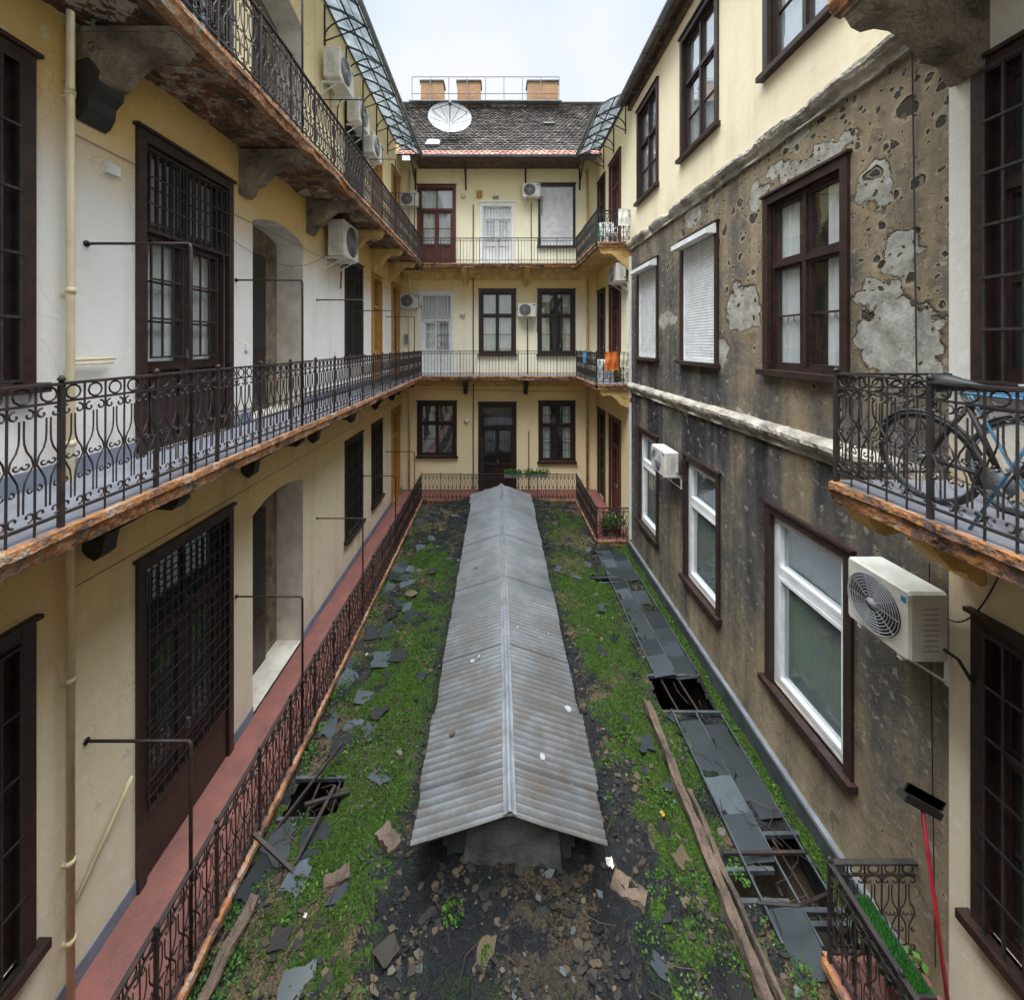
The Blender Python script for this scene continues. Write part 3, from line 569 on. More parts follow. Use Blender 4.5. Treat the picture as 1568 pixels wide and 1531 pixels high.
# ---------------------------------------------------------------- railings
def spiral(cx,cz,r,a0,turn,n=11,shr=.75):
    return [(cx+r*(1-shr*i/n)*math.cos(a0+turn*i/n),0,cz+r*(1-shr*i/n)*math.sin(a0+turn*i/n)) for i in range(n+1)]
def panel_orn(P=.72,H=.95,m=None,C=5):
    mb=MB(); m=m or mat_iron; c=P/C
    mb.box(0,P,-.022,.022,H-.018,H,m); mb.box(0,P,-.009,.009,H-.135,H-.12,m); mb.box(0,P,-.011,.011,.075,.092,m)
    mb.box(-.014,.014,-.014,.014,-.03,H-.018,m); mb.tube([(0,0,H),(0,0,H+.02),(0,0,H+.045)],[.012,.024,.008],m,6)
    for k in range(C):
        x0=k*c; xm=x0+c/2
        if k: mb.tube([(x0,0,.0),(x0,0,H-.018)],.0085,m,4)
        r=.046; mb.tube([(xm+r*math.cos(a*math.pi/5),0,H-.069+r*math.sin(a*math.pi/5)) for a in range(10)],.0075,m,4,True)
        for s_ in (-1,1):
            mb.tube(spiral(xm+s_*.036,H-.185,.034,math.pi/2,s_*-5.2),.0075,m,4)
            mb.tube(spiral(xm+s_*.038,.14,.034,-math.pi/2,s_*5.2),.0075,m,4)
            pts=[]
            for i in range(13):
                tt=i/12; zz=.17+tt*(H-.135-.17-.08); bul=.052*math.exp(-((tt-.52)/.13)**2)+.012
                pts.append((xm+s_*bul,0,zz))
            mb.tube(pts,.0065,m,4)
            mb.tube(spiral(xm+s_*.026,.46,.026,0 if s_<0 else math.pi,s_*5.0,8),.0065,m,4)
            mb.tube(spiral(x0+(c if s_>0 else 0)-s_*.022,.30,.022,math.pi/2,s_*5.0,8),.006,m,4)
    return mb.mesh('railing_panel')
def panel_simple(P=.72,H=.95,m=None,C=6):
    mb=MB(); m=m or mat_ironb; c=P/C
    mb.box(0,P,-.02,.02,H-.016,H,m); mb.box(0,P,-.008,.008,.1,.114,m); mb.box(0,P,-.008,.008,H-.13,H-.118,m); mb.box(-.013,.013,-.013,.013,-.02,H-.016,m)
    for k in range(C):
        x0=k*c
        if k: mb.tube([(x0,0,0),(x0,0,H-.016)],.0065,m,4)
        mb.tube([(x0+c/2+.03*math.cos(a*math.pi/4),0,H-.067+.04*math.sin(a*math.pi/4)) for a in range(8)],.005,m,4,True)
        mb.tube(spiral(x0+c/2,.07,.03,0,4,6),.005,m,4)
    return mb.mesh('railing_panel_plain')
me_o=panel_orn(); me_ob=panel_orn(m=mat_ironb); me_s=panel_simple()
def railing(p,q,z,me):
    p=Vector((p[0],p[1],z));q=Vector((q[0],q[1],z)); d=q-p; n=max(1,round(d.length/.72)); s_=d.length/n/.72; ang=math.atan2(d.y,d.x)
    e=empty('gallery_railing')
    for i in range(n):
        o=bpy.data.objects.new('panel',me); o.location=p+d*i/n; o.rotation_euler=(R.uniform(-.012,.012),R.uniform(-.006,.006),ang+R.uniform(-.01,.01)); o.scale=(s_,1,1); link(o,e)
    return e
for z in (ZU,ZM,ZL):
    e=railing((EL,-.3),(EL,YE-.02),z,me_o)
    mb=MB()
    for y in (3.69,5.8,8.4,11.1,13.6):
        mb.tube([(EL,y,z-.05),(EL,y,z+2.1),(EL-.012,y,z+2.13),(EL-.03,y,z+2.14)],.017,mat_iron,6); mb.tube([(EL-.02,y,z+2.14),(XL,y,z+2.14)],.013,mat_iron,6)
        mb.cyl((XL+.001,y,z+2.14),(1,0,0),.03,.01,mat_iron,10)
    mb.obj('tie_posts',e)
    railing((EL,YE-.02),(ER,YE-.02),z,me_s if z>-3 else me_o)
    railing((ER,YE-.02),(ER,11.82),z,me_ob); railing((ER,11.82),(XR,11.82),z,me_ob)
    xr=3.15 if z==ZL else ER; yn=3.74 if z==ZL else 3.46
    railing((xr,yn),(xr,-.3),z,me_ob); railing((xr,yn),(XR,yn),z,me_ob)
    if z<ZU: railing((EL,-.32),(xr,-.32),z,me_ob)

# ---------------------------------------------------------------- skylight roof (mossy)
holes=[(2.7,3.6,6.45,7.15),(3.12,3.66,4.2,4.85),(-2.72,-2.05,4.95,5.42),(3.12,3.64,3.82,4.1),(2.3,3.0,9.9,10.1),(2.6,3.1,4.25,4.5)]
def zr(x,y):
    z=-6.06+.34*(1-min(1,abs(x-.13)/3.3))
    if y<4.4: z-=(4.4-y)*.06
    z+=.06*noise.noise(Vector((x*.9,y*.9,1)))+.05*noise.noise(Vector((x*3,y*3,4)))+.032*noise.noise(Vector((x*9,y*9,2)))
    return z
def g(x,a,s_): return math.exp(-((x-a)/s_)**2)
def zones(x,y):
    n=noise.noise(Vector((x*.7,y*.7,11)))+.7*noise.noise(Vector((x*2.1,y*2.1,17)))
    mo=.14
    if x<.13: mo+=.8*g(x,-1.65,.58)*max(g(y,6,2.3),.85*g(y,9,2.0),.6*g(y,4.0,.8))+.25*g(x,-2.3,.3)*(1 if y<13 else .3)
    else: mo+=1.0*g(x,2.3,.58)*max(g(y,9.3,2.3),.88*g(y,5.8,1.3),.65*g(y,12.5,1.0))+.4*g(x,1.7,.35)*g(y,9,3)+.9*g(x,3.74,.12)*(1 if y>4 else .5)
    mo+=.42*n
    ta=.38+.5*noise.noise(Vector((x*.8+9,y*.8,3)))
    if x<-1.7: ta+=.22
    if y<4.8: ta+=.12
    if 1.5<x<3: ta+=.12
    wet=0
    if abs(x-.13)<1.35 : wet=max(0,1-max(0,abs(x-.13)-1.05)/.4)*.85
    if y<4.5 and abs(x-.2)<1.4: wet=.7+.4*n
    return max(0,min(1,mo)),max(0,min(1,ta)),max(0,min(1,wet))
nx,ny=200,340; x0,x1,y0,y1=EL-.05,3.84,.5,YE+.02
vs=[];cols=[];fs=[]
for j in range(ny+1):
    y=y0+(y1-y0)*(j/ny)
    for i in range(nx+1):
        x=x0+(x1-x0)*i/nx; mo,ta,we=zones(x,y)
        vs.append((x,y,zr(x,y)+.06*mo*max(0,noise.noise(Vector((x*11,y*11,8)))+.4))); cols+=[mo,ta,we,1]
for j in range(ny):
    for i in range(nx):
        x=x0+(x1-x0)*(i+.5)/nx; y=y0+(y1-y0)*(j+.5)/ny
        jx=.05*noise.noise(Vector((x*6,y*6,0)))
        if any(a<x+jx<b and c<y+jx<d for a,b,c,d in holes): continue
        if x>3.13 and y<3.75: continue
        if x>ER and y>11.8: continue
        k=j*(nx+1)+i; fs.append((k,k+1,k+nx+2,k+nx+1))
me=bpy.data.meshes.new('courtyard_skylight_roof'); me.from_pydata(vs,[],fs); me.materials.append(mat_moss)
ca=me.attributes.new('zone','FLOAT_COLOR','POINT'); ca.data.foreach_set('color',cols)
me.polygons.foreach_set('use_smooth',[True]*len(fs)); me.update(); link(bpy.data.objects.new('courtyard_skylight_roof',me))
mb=MB()
for a,b,c,d in holes:
    z=(zr(a,c)+zr(b,d))/2
    mb.bar((a-.05,c,z+.0),(b+.05,c,z-.01),.04,.05,mat_dzinc); mb.bar((a-.05,d,z),(b+.05,d,z+.01),.04,.05,mat_dzinc)
    k=a+.28
    while k<b: mb.bar((k,c-.1,z-.02),(k+R.uniform(-.08,.05),d+.1,z-.03),.025,.035,mat_iron); k+=.33
mb.bar((-2.75,4.75,-5.95),(-2.2,5.6,-5.65),.03,.03,mat_iron); mb.bar((-2.85,4.6,-5.7),(-2.3,4.45,-5.95),.035,.03,mat_iron); mb.bar((-2.4,4.9,-5.72),(-1.95,5.2,-5.9),.04,.03,mat_iron); mb.bar((-2.3,4.5,-5.9),(-2.1,5.1,-5.7),.04,.02,mat_iron)
mb.bar((2.63,4.6,-5.93),(3.6,4.62,-5.95),.03,.03,mat_iron); mb.tube([(2.7,4.1,-5.8),(3.1,4.05,-5.76),(3.5,4.2,-5.85)],.014,mat_iron,5)
mb.obj('broken_glazing_bars')
mb=MB()
def sheet(x,y,w,l,rz,tx,ty,mat,th=.012,dz=.02,curl=.0,jj=.8):
    mb.cur=R.random()**1.6; rot=Matrix.Rotation(rz,3,'Z')@Matrix.Rotation(tx,3,'X')@Matrix.Rotation(ty,3,'Y')
    vs=[];n=3;jit=[[R.uniform(-.06,.06) for _ in range(2)] for _ in range(16)]
    for top in (1,0):
        for j in range(n+1):
            for i in range(n+1):
                q=jit[j*4+i]; p=Vector(((i/n-.5+q[0]*jj)*w,(j/n-.5+q[1]*jj)*l,(0 if top else -th)+curl*((i/n-.5)**2)*w))
                p=rot@p; vs.append((x+p.x,y+p.y,zr(x,y)+dz+p.z))
    fs=[]
    for j in range(n):
        for i in range(n): k=j*4+i; fs.append((k,k+1,k+5,k+4)); fs.append((16+k,16+k+4,16+k+5,16+k+1))
    for i in range(n):
        fs+= [(i,16+i,17+i,i+1),(12+i,13+i,29+i,28+i),(4*i,4*i+4,20+4*i,16+4*i),(4*i+3,19+4*i,23+4*i,4*i+7)]
    mb.add(vs,fs,mat)
def free(x,y): return not any(a-.05<x<b+.05 and c-.05<y<d+.05 for a,b,c,d in holes) and not (x>2.85 and (y<3.9 or y>11.7))
y=3.95
while y<11.4:
    for xc in (3.02,3.42):
        pr=.93 if y<8.5 else .75
        if R.random()<pr and free(xc,y): sheet(xc+R.uniform(-.015,.015),y,.385,.46,R.uniform(-.03,.03),R.uniform(.03,.09),-.1+R.uniform(-.03,.03),mat_pane,.01,.055,0,.2)
    y+=.42
y=3.6
while y<14.4:
    for xc in (-2.62,-2.25,-1.9):
        if R.random()<(.5 if xc<-2 else .2) and free(xc,y): sheet(xc+R.uniform(-.08,.08),y+R.uniform(-.08,.08),R.uniform(.2,.38),R.uniform(.2,.4),R.uniform(-.35,.35),R.uniform(.0,.09),.1+R.uniform(-.05,.05),mat_slate if R.random()<.6 else mat_pane,.01,.03,0,1.4)
    y+=.38
for _ in range(90):
    x=R.uniform(-2.6,3.4); y=R.uniform(3.5,14.5)
    if abs(x-.13)<1.2 and y>4: continue
    if free(x,y): sheet(x,y,R.uniform(.1,.26),R.uniform(.1,.28),R.uniform(0,3),R.uniform(-.12,.12),R.uniform(-.12,.12),mat_slate if R.random()<.5 else mat_debris,.01,.03,R.uniform(0,.6),2.4)
mb.obj('loose_slates')
mb=MB()
for xc in (2.82,3.22,3.63): 
    mb.bar((xc,3.9,zr(xc,3.9)+.08),(xc,6.4,zr(xc,6.4)+.08),.022,.03,mat_dzinc); mb.bar((xc,7.2,zr(xc,7.2)+.08),(xc,11.3,zr(xc,11.3)+.07),.022,.03,mat_dzinc)
mb.obj('glazing_bars')
mb=MB()
for _ in range(19000):
    x=R.uniform(-2.75,3.7); y=3.2+11.4*R.random()**1.5
    if abs(x-.13)<1.05 and y>4.4: continue
    if not free(x,y): continue
    if 2.82<x<3.63 and R.random()<.75: continue
    cl=noise.noise(Vector((x*1.8,y*1.8,20)))
    if R.random()>.5+cl*1.4: continue
    mb.cur=min(.94,max(0,R.gauss(.47,.22))); 
    if R.random()<.007: mb.cur=1
    s_=R.choice((.01,.014,.018,.025,.035,.048))*R.uniform(.6,1.3); k=R.randint(4,6); a0=R.random()*6
    tl=(R.uniform(-.5,.5),R.uniform(-.5,.5)); z=zr(x,y)+.014+s_*.15; pts=[]
    for i in range(k):
        a=a0+6.283*i/k; r=s_*R.uniform(.5,1.25); px,py=r*math.cos(a),r*math.sin(a)*.75; pts.append((x+px,y+py,z+px*tl[0]+py*tl[1]))
    lo=[(p[0],p[1],p[2]-.006-s_*.12) for p in pts]
    mb.add(pts+lo,[tuple(range(k))]+[(i,k+i,k+(i+1)%k,(i+1)%k) for i in range(k)],mat_debris)
for _ in range(320):
    x=R.uniform(-2.7,3.5); y=R.uniform(3.3,11)
    if abs(x-.13)<1.2 and y>4.2: continue
    a=R.random()*6.28; l=R.uniform(.1,.5); z=zr(x,y)+.03; mb.cur=R.uniform(.3,.7)
    mb.tube([(x,y,z),(x+l*.5*math.cos(a),y+l*.5*math.sin(a),z+.04),(x+l*math.cos(a+.3),y+l*math.sin(a+.3),z+.01)],.0045,mat_debris,4)
mb.obj('roof_debris')
mb=MB()
def blade(x,y,z,s_,mat,wide=.3):
    a=R.random()*6.28; t_=R.uniform(.2,1.3); d=Vector((math.cos(a)*math.sin(t_),math.sin(a)*math.sin(t_),math.cos(t_)))
    n_=d.cross(Vector((R.uniform(-1,1),R.uniform(-1,1),.3))).normalized()*s_*wide; p=Vector((x,y,z)); q=p+d*s_
    mb.add([tuple(p),tuple(p+d*s_*.5+n_),tuple(q),tuple(p+d*s_*.5-n_)],[(0,1,2,3)],mat)
for _ in range(170000):
    x=R.uniform(-2.8,3.8); y=3.2+11.5*R.random()**1.3
    mo,_,we=zones(x,y)
    v=mo+.8*noise.noise(Vector((x*2.5,y*2.5,31)))+.35*noise.noise(Vector((x*8,y*8,3)))
    if v<.56 or we>.5 or not free(x,y): continue
    mb.cur=min(1,max(0,.42+.7*noise.noise(Vector((x*1.6,y*1.6,50)))+R.gauss(0,.18)))
    blade(x,y,zr(x,y)+.06*mo*max(0,noise.noise(Vector((x*11,y*11,8)))+.4)-.002,R.uniform(.008,.024),mat_mossf,.5)
mb.obj('moss')
mb=MB()
def clump(x,y,z,r,n,s_,mat=mat_leaf,h=.6):
    for _ in range(n):
        a=R.random()*6.28; q=r*math.sqrt(R.random()); mb.cur=R.random()
        p=Vector((x+q*math.cos(a),y+q*math.sin(a),z+h*r*R.random()*(1-q/r*.6)))
        d=Vector((R.uniform(-1,1),R.uniform(-1,1),R.uniform(-.2,.7))).normalized(); n_=d.orthogonal(); n_.rotate(Matrix.Rotation(R.random()*3,3,d)); n_*=s_*.38
        mb.add([tuple(p),tuple(p+d*s_*.45+n_),tuple(p+d*s_),tuple(p+d*s_*.45-n_)],[(0,1,2,3)],mat)
for _ in range(420):
    x=R.choice((R.uniform(-2.8,-1.2),R.uniform(1.4,2.8),R.uniform(3.6,3.8),R.uniform(-2.84,-2.6))); y=3.4+11*R.random()**1.3
    if free(x,y): clump(x,y,zr(x,y),R.uniform(.04,.16),R.randint(20,70),R.uniform(.018,.038))
for (x,y,r) in ((-.45,4.0,.12),(-.1,3.75,.07),(2.9,3.75,.12),(3.5,5.3,.12),(2.1,5.1,.16),(1.9,5.9,.16),(2.75,4.5,.13),(-2.5,3.8,.18),(-1.9,5.9,.2),(-1.5,5.4,.16)): clump(x,y,zr(x,y),r,120,.032)
mb.obj('weeds')
mb=MB()
mat_dry=attrmat('dry_grass',[(0,(.10,.075,.04)),(1,(.24,.20,.12))],40,(.1,.08,.045))
for (cx,cy,rr,nn) in ((1.95,10.4,.4,260),(-1.6,5.8,.45,110),(1.6,9,.3,120),(-1.9,5.2,.3,60),(2.2,12.3,.4,120)):
    for _ in range(nn):
        a=R.random()*6.28; q=rr*math.sqrt(R.random()); x=cx+q*math.cos(a); y=cy+q*math.sin(a); b=R.random()*6.28; l=R.uniform(.08,.26); z=zr(x,y); mb.cur=R.random()
        mb.tube([(x,y,z),(x+l*.4*math.cos(b),y+l*.4*math.sin(b),z+l*.4),(x+l*math.cos(b),y+l*math.sin(b),z+l*.25)],.0024,mat_dry,3)
mb.obj('dry_grass')
mb=MB()
def beam(p,q,w,h,mat=mat_wood):
    p=Vector(p);q=Vector(q); N=60; d=(q-p).normalized(); s_=Vector((0,0,1)).cross(d).normalized(); vs=[];fs=[]
    for i in range(N+1):
        c=p.lerp(q,i/N)+s_*.04*noise.noise(Vector((i*.07,3,0)))
        for k,(a,b) in enumerate(((-1,-1),(-.3,-1.02),(1,-1),(1.05,0),(1,1),(.2,.7),(-.35,1.05),(-1,1))):
            n1=noise.noise(c*5+Vector((k*3,0,0)))*.5; vs.append(tuple(c+s_*(a+n1)*w/2+Vector((0,0,(b+n1)*h/2))))
    for i in range(N):
        for k in range(8): fs.append((i*8+k,i*8+(k+1)%8,(i+1)*8+(k+1)%8,(i+1)*8+k))
    fs+= [tuple(range(8)),tuple(N*8+k for k in range(8))]; mb.add(vs,fs,mat)
beam((2.42,6.4,-5.82),(2.40,3.0,-5.88),.10,.1); beam((2.52,5.2,-5.88),(2.56,3.0,-5.90),.05,.07)
mb.obj('timber_beam')
mb=MB(); beam((-2.62,4.25,-5.95),(-2.72,3.2,-6.0),.10,.06); beam((1.25,4.3,-5.86),(1.55,4.12,-5.86),.2,.1); beam((-1.4,4.75,-5.85),(-1.2,4.55,-5.86),.16,.1); beam((-1.9,4.3,-5.93),(-1.65,4.4,-5.9),.14,.08); mb.obj('broken_plank')
mb=MB()
for (x,y,m,s_) in ((1.25,4.38,mat_acw,.045),(2.05,4.9,simple('paper_yellow',(.5,.35,.05)),.03),(-2.0,4.1,mat_acw,.02)):
    vs=[]; 
    for j in range(5):
        for i in range(5): vs.append((x+(i-2)*s_*.4+R.uniform(-.3,.3)*s_,y+(j-2)*s_*.5+R.uniform(-.3,.3)*s_,zr(x,y)+.04+R.uniform(0,s_*.9)))
    mb.add(vs,[(j*5+i,j*5+i+1,j*5+i+6,j*5+i+5) for j in range(4) for i in range(4)],m)
mb.obj('litter')

# ---------------------------------------------------------------- ridge ventilator
e=empty('corrugated_ridge_vent')
mb=MB(); cx=.13; ya,yb=4.13,13.8; N=int((yb-ya)/.0105); vs=[];fs=[]
acr=[-1,-.66,-.33,-.04,.04,.33,.66,1]
for i in range(N+1):
    y=ya+(yb-ya)*i/N; pan=math.floor(y/.93); off=(pan%2)*.009
    for a in acr:
        z=-4.91-.34*abs(a)+.016*math.sin(2*math.pi*y/.088)+off+.022*noise.noise(Vector((a*1.7,y*.8,3)))
        rag=noise.noise(Vector((pan*3.1,a*5,1)))*.05+.02*noise.noise(Vector((y*3,a,4))) if abs(a)==1 else 0
        vs.append((cx+a*(1.03+rag),y,z))
m=len(acr)
for i in range(N):
    for j in range(m-1): fs.append((i*m+j,i*m+j+1,(i+1)*m+j+1,(i+1)*m+j))
mb.add(vs,fs,mat_corr,True); mb.obj('corrugated_sheets',e)
mb=MB()
vs=[];fs=[];Nn=60
for i in range(Nn+1):
    y=ya-.02+(yb-ya+.04)*i/Nn
    for k in range(9):
        u=(k-4)/4*.07; z=-4.880-.33*abs(u)+(.022*math.cos(u/.035*math.pi/2) if abs(u)<.035 else 0)
        vs.append((cx+u+.008*noise.noise(Vector((y,0,0))),y,z+.006*noise.noise(Vector((y*2,u*9,0)))))
for i in range(Nn):
    for k in range(8): fs.append((i*9+k,i*9+k+1,i*9+10+k,i*9+9+k))
mb.add(vs,fs,mat_zinc,True); mb.obj('ridge_cap',e)
mb=MB()
for s_ in (-1,1): mb.box(cx+s_*.72-.04,cx+s_*.72+.04,4.55,13.6,-6.2,-5.17,mat_conc)
mb.prism([(-.70,-6.4),(.70,-6.4),(.70,-5.17),(0,-4.96),(-.70,-5.17)],lambda a,b,s:(cx+a,s,b),4.46,4.54,mat_dzinc)
mb.prism([(-.70,-6.4),(.70,-6.4),(.70,-5.17),(0,-4.96),(-.70,-5.17)],lambda a,b,s:(cx+a,s,b),13.5,13.6,mat_conc)
mb.prism([(-.50,-6.4),(.58,-6.4),(.58,-5.78),(.54,-5.36),(.08,-5.22),(-.46,-5.34),(-.52,-5.75)],lambda a,b,s:(cx+a,s,b),4.36,4.457,mat_conc)
for s_ in (-1,1): mb.bar((cx,4.2,-4.97),(cx+s_*.98,4.2,-5.29),.05,.03,mat_wood)
for yy in (5.5,7,8.5,10,11.5,13):
    for s_ in (-1,1): mb.bar((cx,yy,-4.97),(cx+s_*.95,yy,-5.28),.05,.03,mat_wood)
mb.obj('vent_body',e)
mb=MB()
for (x,y,s_) in ((.55,4.8,.04),(1.0,5.6,.055),(-.4,6.3,.04),(-.3,6.35,.025),(-.6,5.2,.04),(.35,6.9,.025),(.9,7.0,.025),(-.5,9,.03)):
    z=-4.91-.34*abs(x-cx)/1.03+.035; mb.cur=1 if R.random()<.5 else .7
    pts=[(x+s_*R.uniform(.6,1.2)*math.cos(a),y+s_*R.uniform(.6,1.2)*math.sin(a),z-.33*(s_*math.cos(a))*(1 if x>cx else -1)) for a in [i*1.05 for i in range(6)]]
    mb.add(pts+[(p[0],p[1],p[2]-.02) for p in pts],[tuple(range(6))]+[(i,6+i,6+(i+1)%6,(i+1)%6) for i in range(6)],mat_debris)
mb.obj('plaster_fragments')

# ---------------------------------------------------------------- canopies & roofs
def canopy(F,u0,u1,par,zi=7.62,wo=.93,zo=7.1):
    mb=MB(F); n=int(round((u1-u0)/.6))
    def arc(a): return zi+(zo-zi)*a+.06*math.sin(a*math.pi)
    for i in range(n+1):
        u=u0+(u1-u0)*i/n
        for k in range(3): mb.bar((u,arc(k/3),wo*k/3),(u,arc((k+1)/3),wo*(k+1)/3),.035,.045,mat_dzinc)
        if i<n:
            ub=u0+(u1-u0)*(i+1)/n
            for k in range(3):
                a,b=k/3,(k+1)/3+.03; o=.03-.008*k+.012*R.random()
                mb.quad([(u+.01,arc(a)+o,wo*a),(ub-.01,arc(a)+o,wo*a),(ub-.01,arc(b)+o+.008,wo*b),(u+.01,arc(b)+o+.008,wo*b)],mat_canopy)
    for a in (.03,.5,.98): mb.bar((u0,arc(a)-.03,wo*a),(u1,arc(a)-.03,wo*a),.035,.03,mat_dzinc)
    pr=[(.06*math.cos(t_),.06*math.sin(t_)) for t_ in [math.pi+math.pi*i/8 for i in range(9)]]; pr+=[(p*.85,q*.85) for p,q in reversed(pr)]
    mb.prism(pr,lambda p,q,s_:(s_,zo+q+.01,wo+.07+p),u0,u1,mat_zinc)
    k=u0+.3
    while k<u1:
        pts=[(k,zi-.75+.0,.02)]+[(k,zi-.75+(.45)*math.sin(t_),.02+wo*.95*(1-math.cos(t_))) for t_ in [i*math.pi/16 for i in range(1,9)]]
        mb.tube([(p[0],min(p[1]-.05,zi+(zo-zi)*p[2]/wo-.06),p[2]) for p in pts],.018,mat_iron,5); mb.box(k-.02,k+.02,zi-1.0,zi-.1,.0,.03,mat_iron)
        mb.bar((k,zi-.9,.02),(k,zo-.06,wo*.95),.022,.022,mat_iron); k+=1.25
    mb.obj('glazed_canopy',par)
canopy(FL,2.2,14.95,bL); canopy(FR,-15.0,-11.75,bR,zi=7.5)
def sloped(x0,z0,x1,z1,y0,y1,par,mat=mat_tile):
    mb=MB(); mb.cur=.4; mb.quad([(x0,y0,z0),(x0,y1,z0),(x1,y1,z1),(x1,y0,z1)],mat); mb.obj('roof',par)
sloped(XL-.05,7.7,-9,11.5,YF,15.9,bL)
sloped(3.68,7.22,9,11.6,YF,11.8,bR); sloped(3.9,7.5,9,11.6,11.8,15.9,bR)
mb=MB(); mb.box(3.70,XR+.05,YF,11.8,7.12,7.17,mat_wood); mb.box(3.68,3.72,YF,11.8,7.02,7.2,mat_wood); mb.box(XR-.1,XR+.02,YF,11.78,6.95,7.12,mat_wood)
yy=-1
while yy<11.7: mb.box(3.72,XR,yy,yy+.08,7.04,7.12,mat_wood); yy+=.6
pr=[(.075*math.cos(t_),.075*math.sin(t_)) for t_ in [math.pi+math.pi*i/8 for i in range(9)]]; pr+=[(p*.88,q*.88) for p,q in reversed(pr)]
mb.prism(pr,lambda p,q,s_:(3.60+p,s_,7.16+q),YF,11.85,mat_zinc)
yy=0
while yy<11.8: mb.box(3.52,3.70,yy,yy+.02,7.075,7.085,mat_dzinc); yy+=.8
mb.obj('eave_and_gutter',bR)
ye,ze,yr_,zr_=14.98,7.18,21.9,13.3; sl=(zr_-ze)/(yr_-ye); Ls=math.hypot(yr_-ye,zr_-ze); ud=Vector((0,(yr_-ye)/Ls,(zr_-ze)/Ls)); un=Vector((0,-ud.z,ud.y))
mb=MB(); rows=36; xw0,xw1=-5.3,6.3; tw=.2
for r in range(rows):
    a=Ls*r/rows; x=xw0+(r%2)*tw/2
    while x<xw1:
        mb.cur=min(1,max(0,.45+.5*noise.noise(Vector((x*1.1,r*.16,2)))+R.gauss(0,.22)))
        p=Vector((x,ye,ze))+ud*(a-.02)+un*(.045+R.uniform(0,.015)); q=Vector((x,ye,ze))+ud*(a+Ls/rows+.03)+un*.004
        w=tw-.01; rr=R.uniform(-.012,.012)
        mb.add([tuple(p+ud*.04),tuple(p+Vector((w*.5,0,0))+ud*(-.02+rr)),tuple(p+Vector((w,0,0))+ud*.04),tuple(q+Vector((w,0,0))),tuple(q),tuple(p-un*.03+ud*.04),tuple(p+Vector((w*.5,0,0))-un*.03+ud*(-.02)),tuple(p+Vector((w,0,0))-un*.03+ud*.04)],[(0,1,2,3,4),(0,5,6,1),(1,6,7,2)],mat_tilered if (r<2) else mat_tile)
        x+=tw
mb.obj('tiled_roof',bB)
mb=MB(); mb.cur=.2
mb.quad([(xw0,ye,ze-.02),(xw1,ye,ze-.02),(xw1,yr_,zr_-.02),(xw0,yr_,zr_-.02)],mat_tile); mb.quad([(xw0,yr_,zr_-.02),(xw1,yr_,zr_-.02),(xw1,yr_+6,ze-.02),(xw0,yr_+6,ze-.02)],mat_tile)
mb.tube([(xw0,yr_,zr_+.03),(xw1,yr_,zr_+.03)],.11,mat_tile,8)
mb.box(EL-.3,ER+.3,15.0,YB,7.06,7.12,mat_wood); mb.box(EL-.3,ER+.3,15.02,15.06,6.98,7.16,mat_wood)
mb.prism(pr,lambda p,q,s_:(s_,14.93+p,7.15+q),EL-.1,ER+.1,mat_zinc); mb.prism([(a*.8,b*.8) for a,b in pr],lambda p,q,s_:(s_,15.02+p,7.06+q),EL-.1,ER+.1,mat_redbrown)
for xx in (-3.3,-1.28,1.12,3.3): mb.bar((xx,15.88,6.45),(xx,15.1,7.03),.04,.05,mat_iron); mb.box(xx-.03,xx+.03,15.84,15.9-.002,6.2,7.06,mat_iron)
mb.obj('roof_structure',bB)
mb=MB(); 
for (x,w_) in ((-3.55,1.2),(-1.55,1.25),(2.45,1.65)):
    mb.box(x-w_/2,x+w_/2,21.3,22.0,12.4,14.15,mat_brick); mb.box(x-w_/2-.06,x+w_/2+.06,21.24,22.06,14.15,14.23,mat_conc); mb.box(x-w_/2-.05,x+w_/2+.05,21.25,22.05,12.9,13.0,mat_zinc)
mb.obj('chimneys',bB)
mb=MB()
for zz in (13.45,14.35): mb.tube([(-4.6,21.2,zz),(3.3,21.2,zz)],.02,mat_zinc,5)
for i in range(9): 
    x=-4.6+i*.9875; mb.tube([(x,21.2,12.7),(x,21.2,14.35)],.022,mat_zinc,5); mb.bar((x,21.2,12.8),(x,20.6,12.5),.03,.03,mat_zinc)
mb.box(-4.7,3.4,20.85,21.25,12.86,12.90,mat_zinc); mb.obj('roof_walkway_railing',bB)
mb=MB(); mb.obox((-2.6,15.9,8.1),(.55,.6,.08),Matrix.Rotation(math.atan(sl),3,'X'),mat_zinc); mb.obox((-2.6,15.88,8.15),(.42,.45,.05),Matrix.Rotation(math.atan(sl),3,'X'),mat_glass)
mb.obox((2.4,18.3,10.25),(.5,.2,.06),Matrix.Rotation(math.atan(sl),3,'X'),mat_conc); mb.obj('roof_hatch',bB)
mb=MB(); c=Vector((-1.97,16.3,9.25)); ax=Vector((.12,-.93,.35)).normalized(); rt=ax.to_track_quat('Z','Y').to_matrix().to_4x4(); mb.M=Matrix.Translation(c)@rt
vs=[];fs=[];nr,na=7,36
for i in range(nr+1):
    r=.87*i/nr
    for k in range(na): a=6.2832*k/na; vs.append((r*math.cos(a),r*.94*math.sin(a),.28*(r/.87)**2-.14))
for i in range(nr):
    for k in range(na): fs.append((i*na+k,i*na+(k+1)%na,(i+1)*na+(k+1)%na,(i+1)*na+k))
mat_dish=simple('dish_grey_white',(.50,.51,.52),(.40,.41,.42),.6,3,0)
mb.add(vs,fs,mat_dish,True); mb.tube([(.88*math.cos(6.2832*k/na),.88*.94*math.sin(6.2832*k/na),.145) for k in range(na)],.014,mat_zinc,5,True)
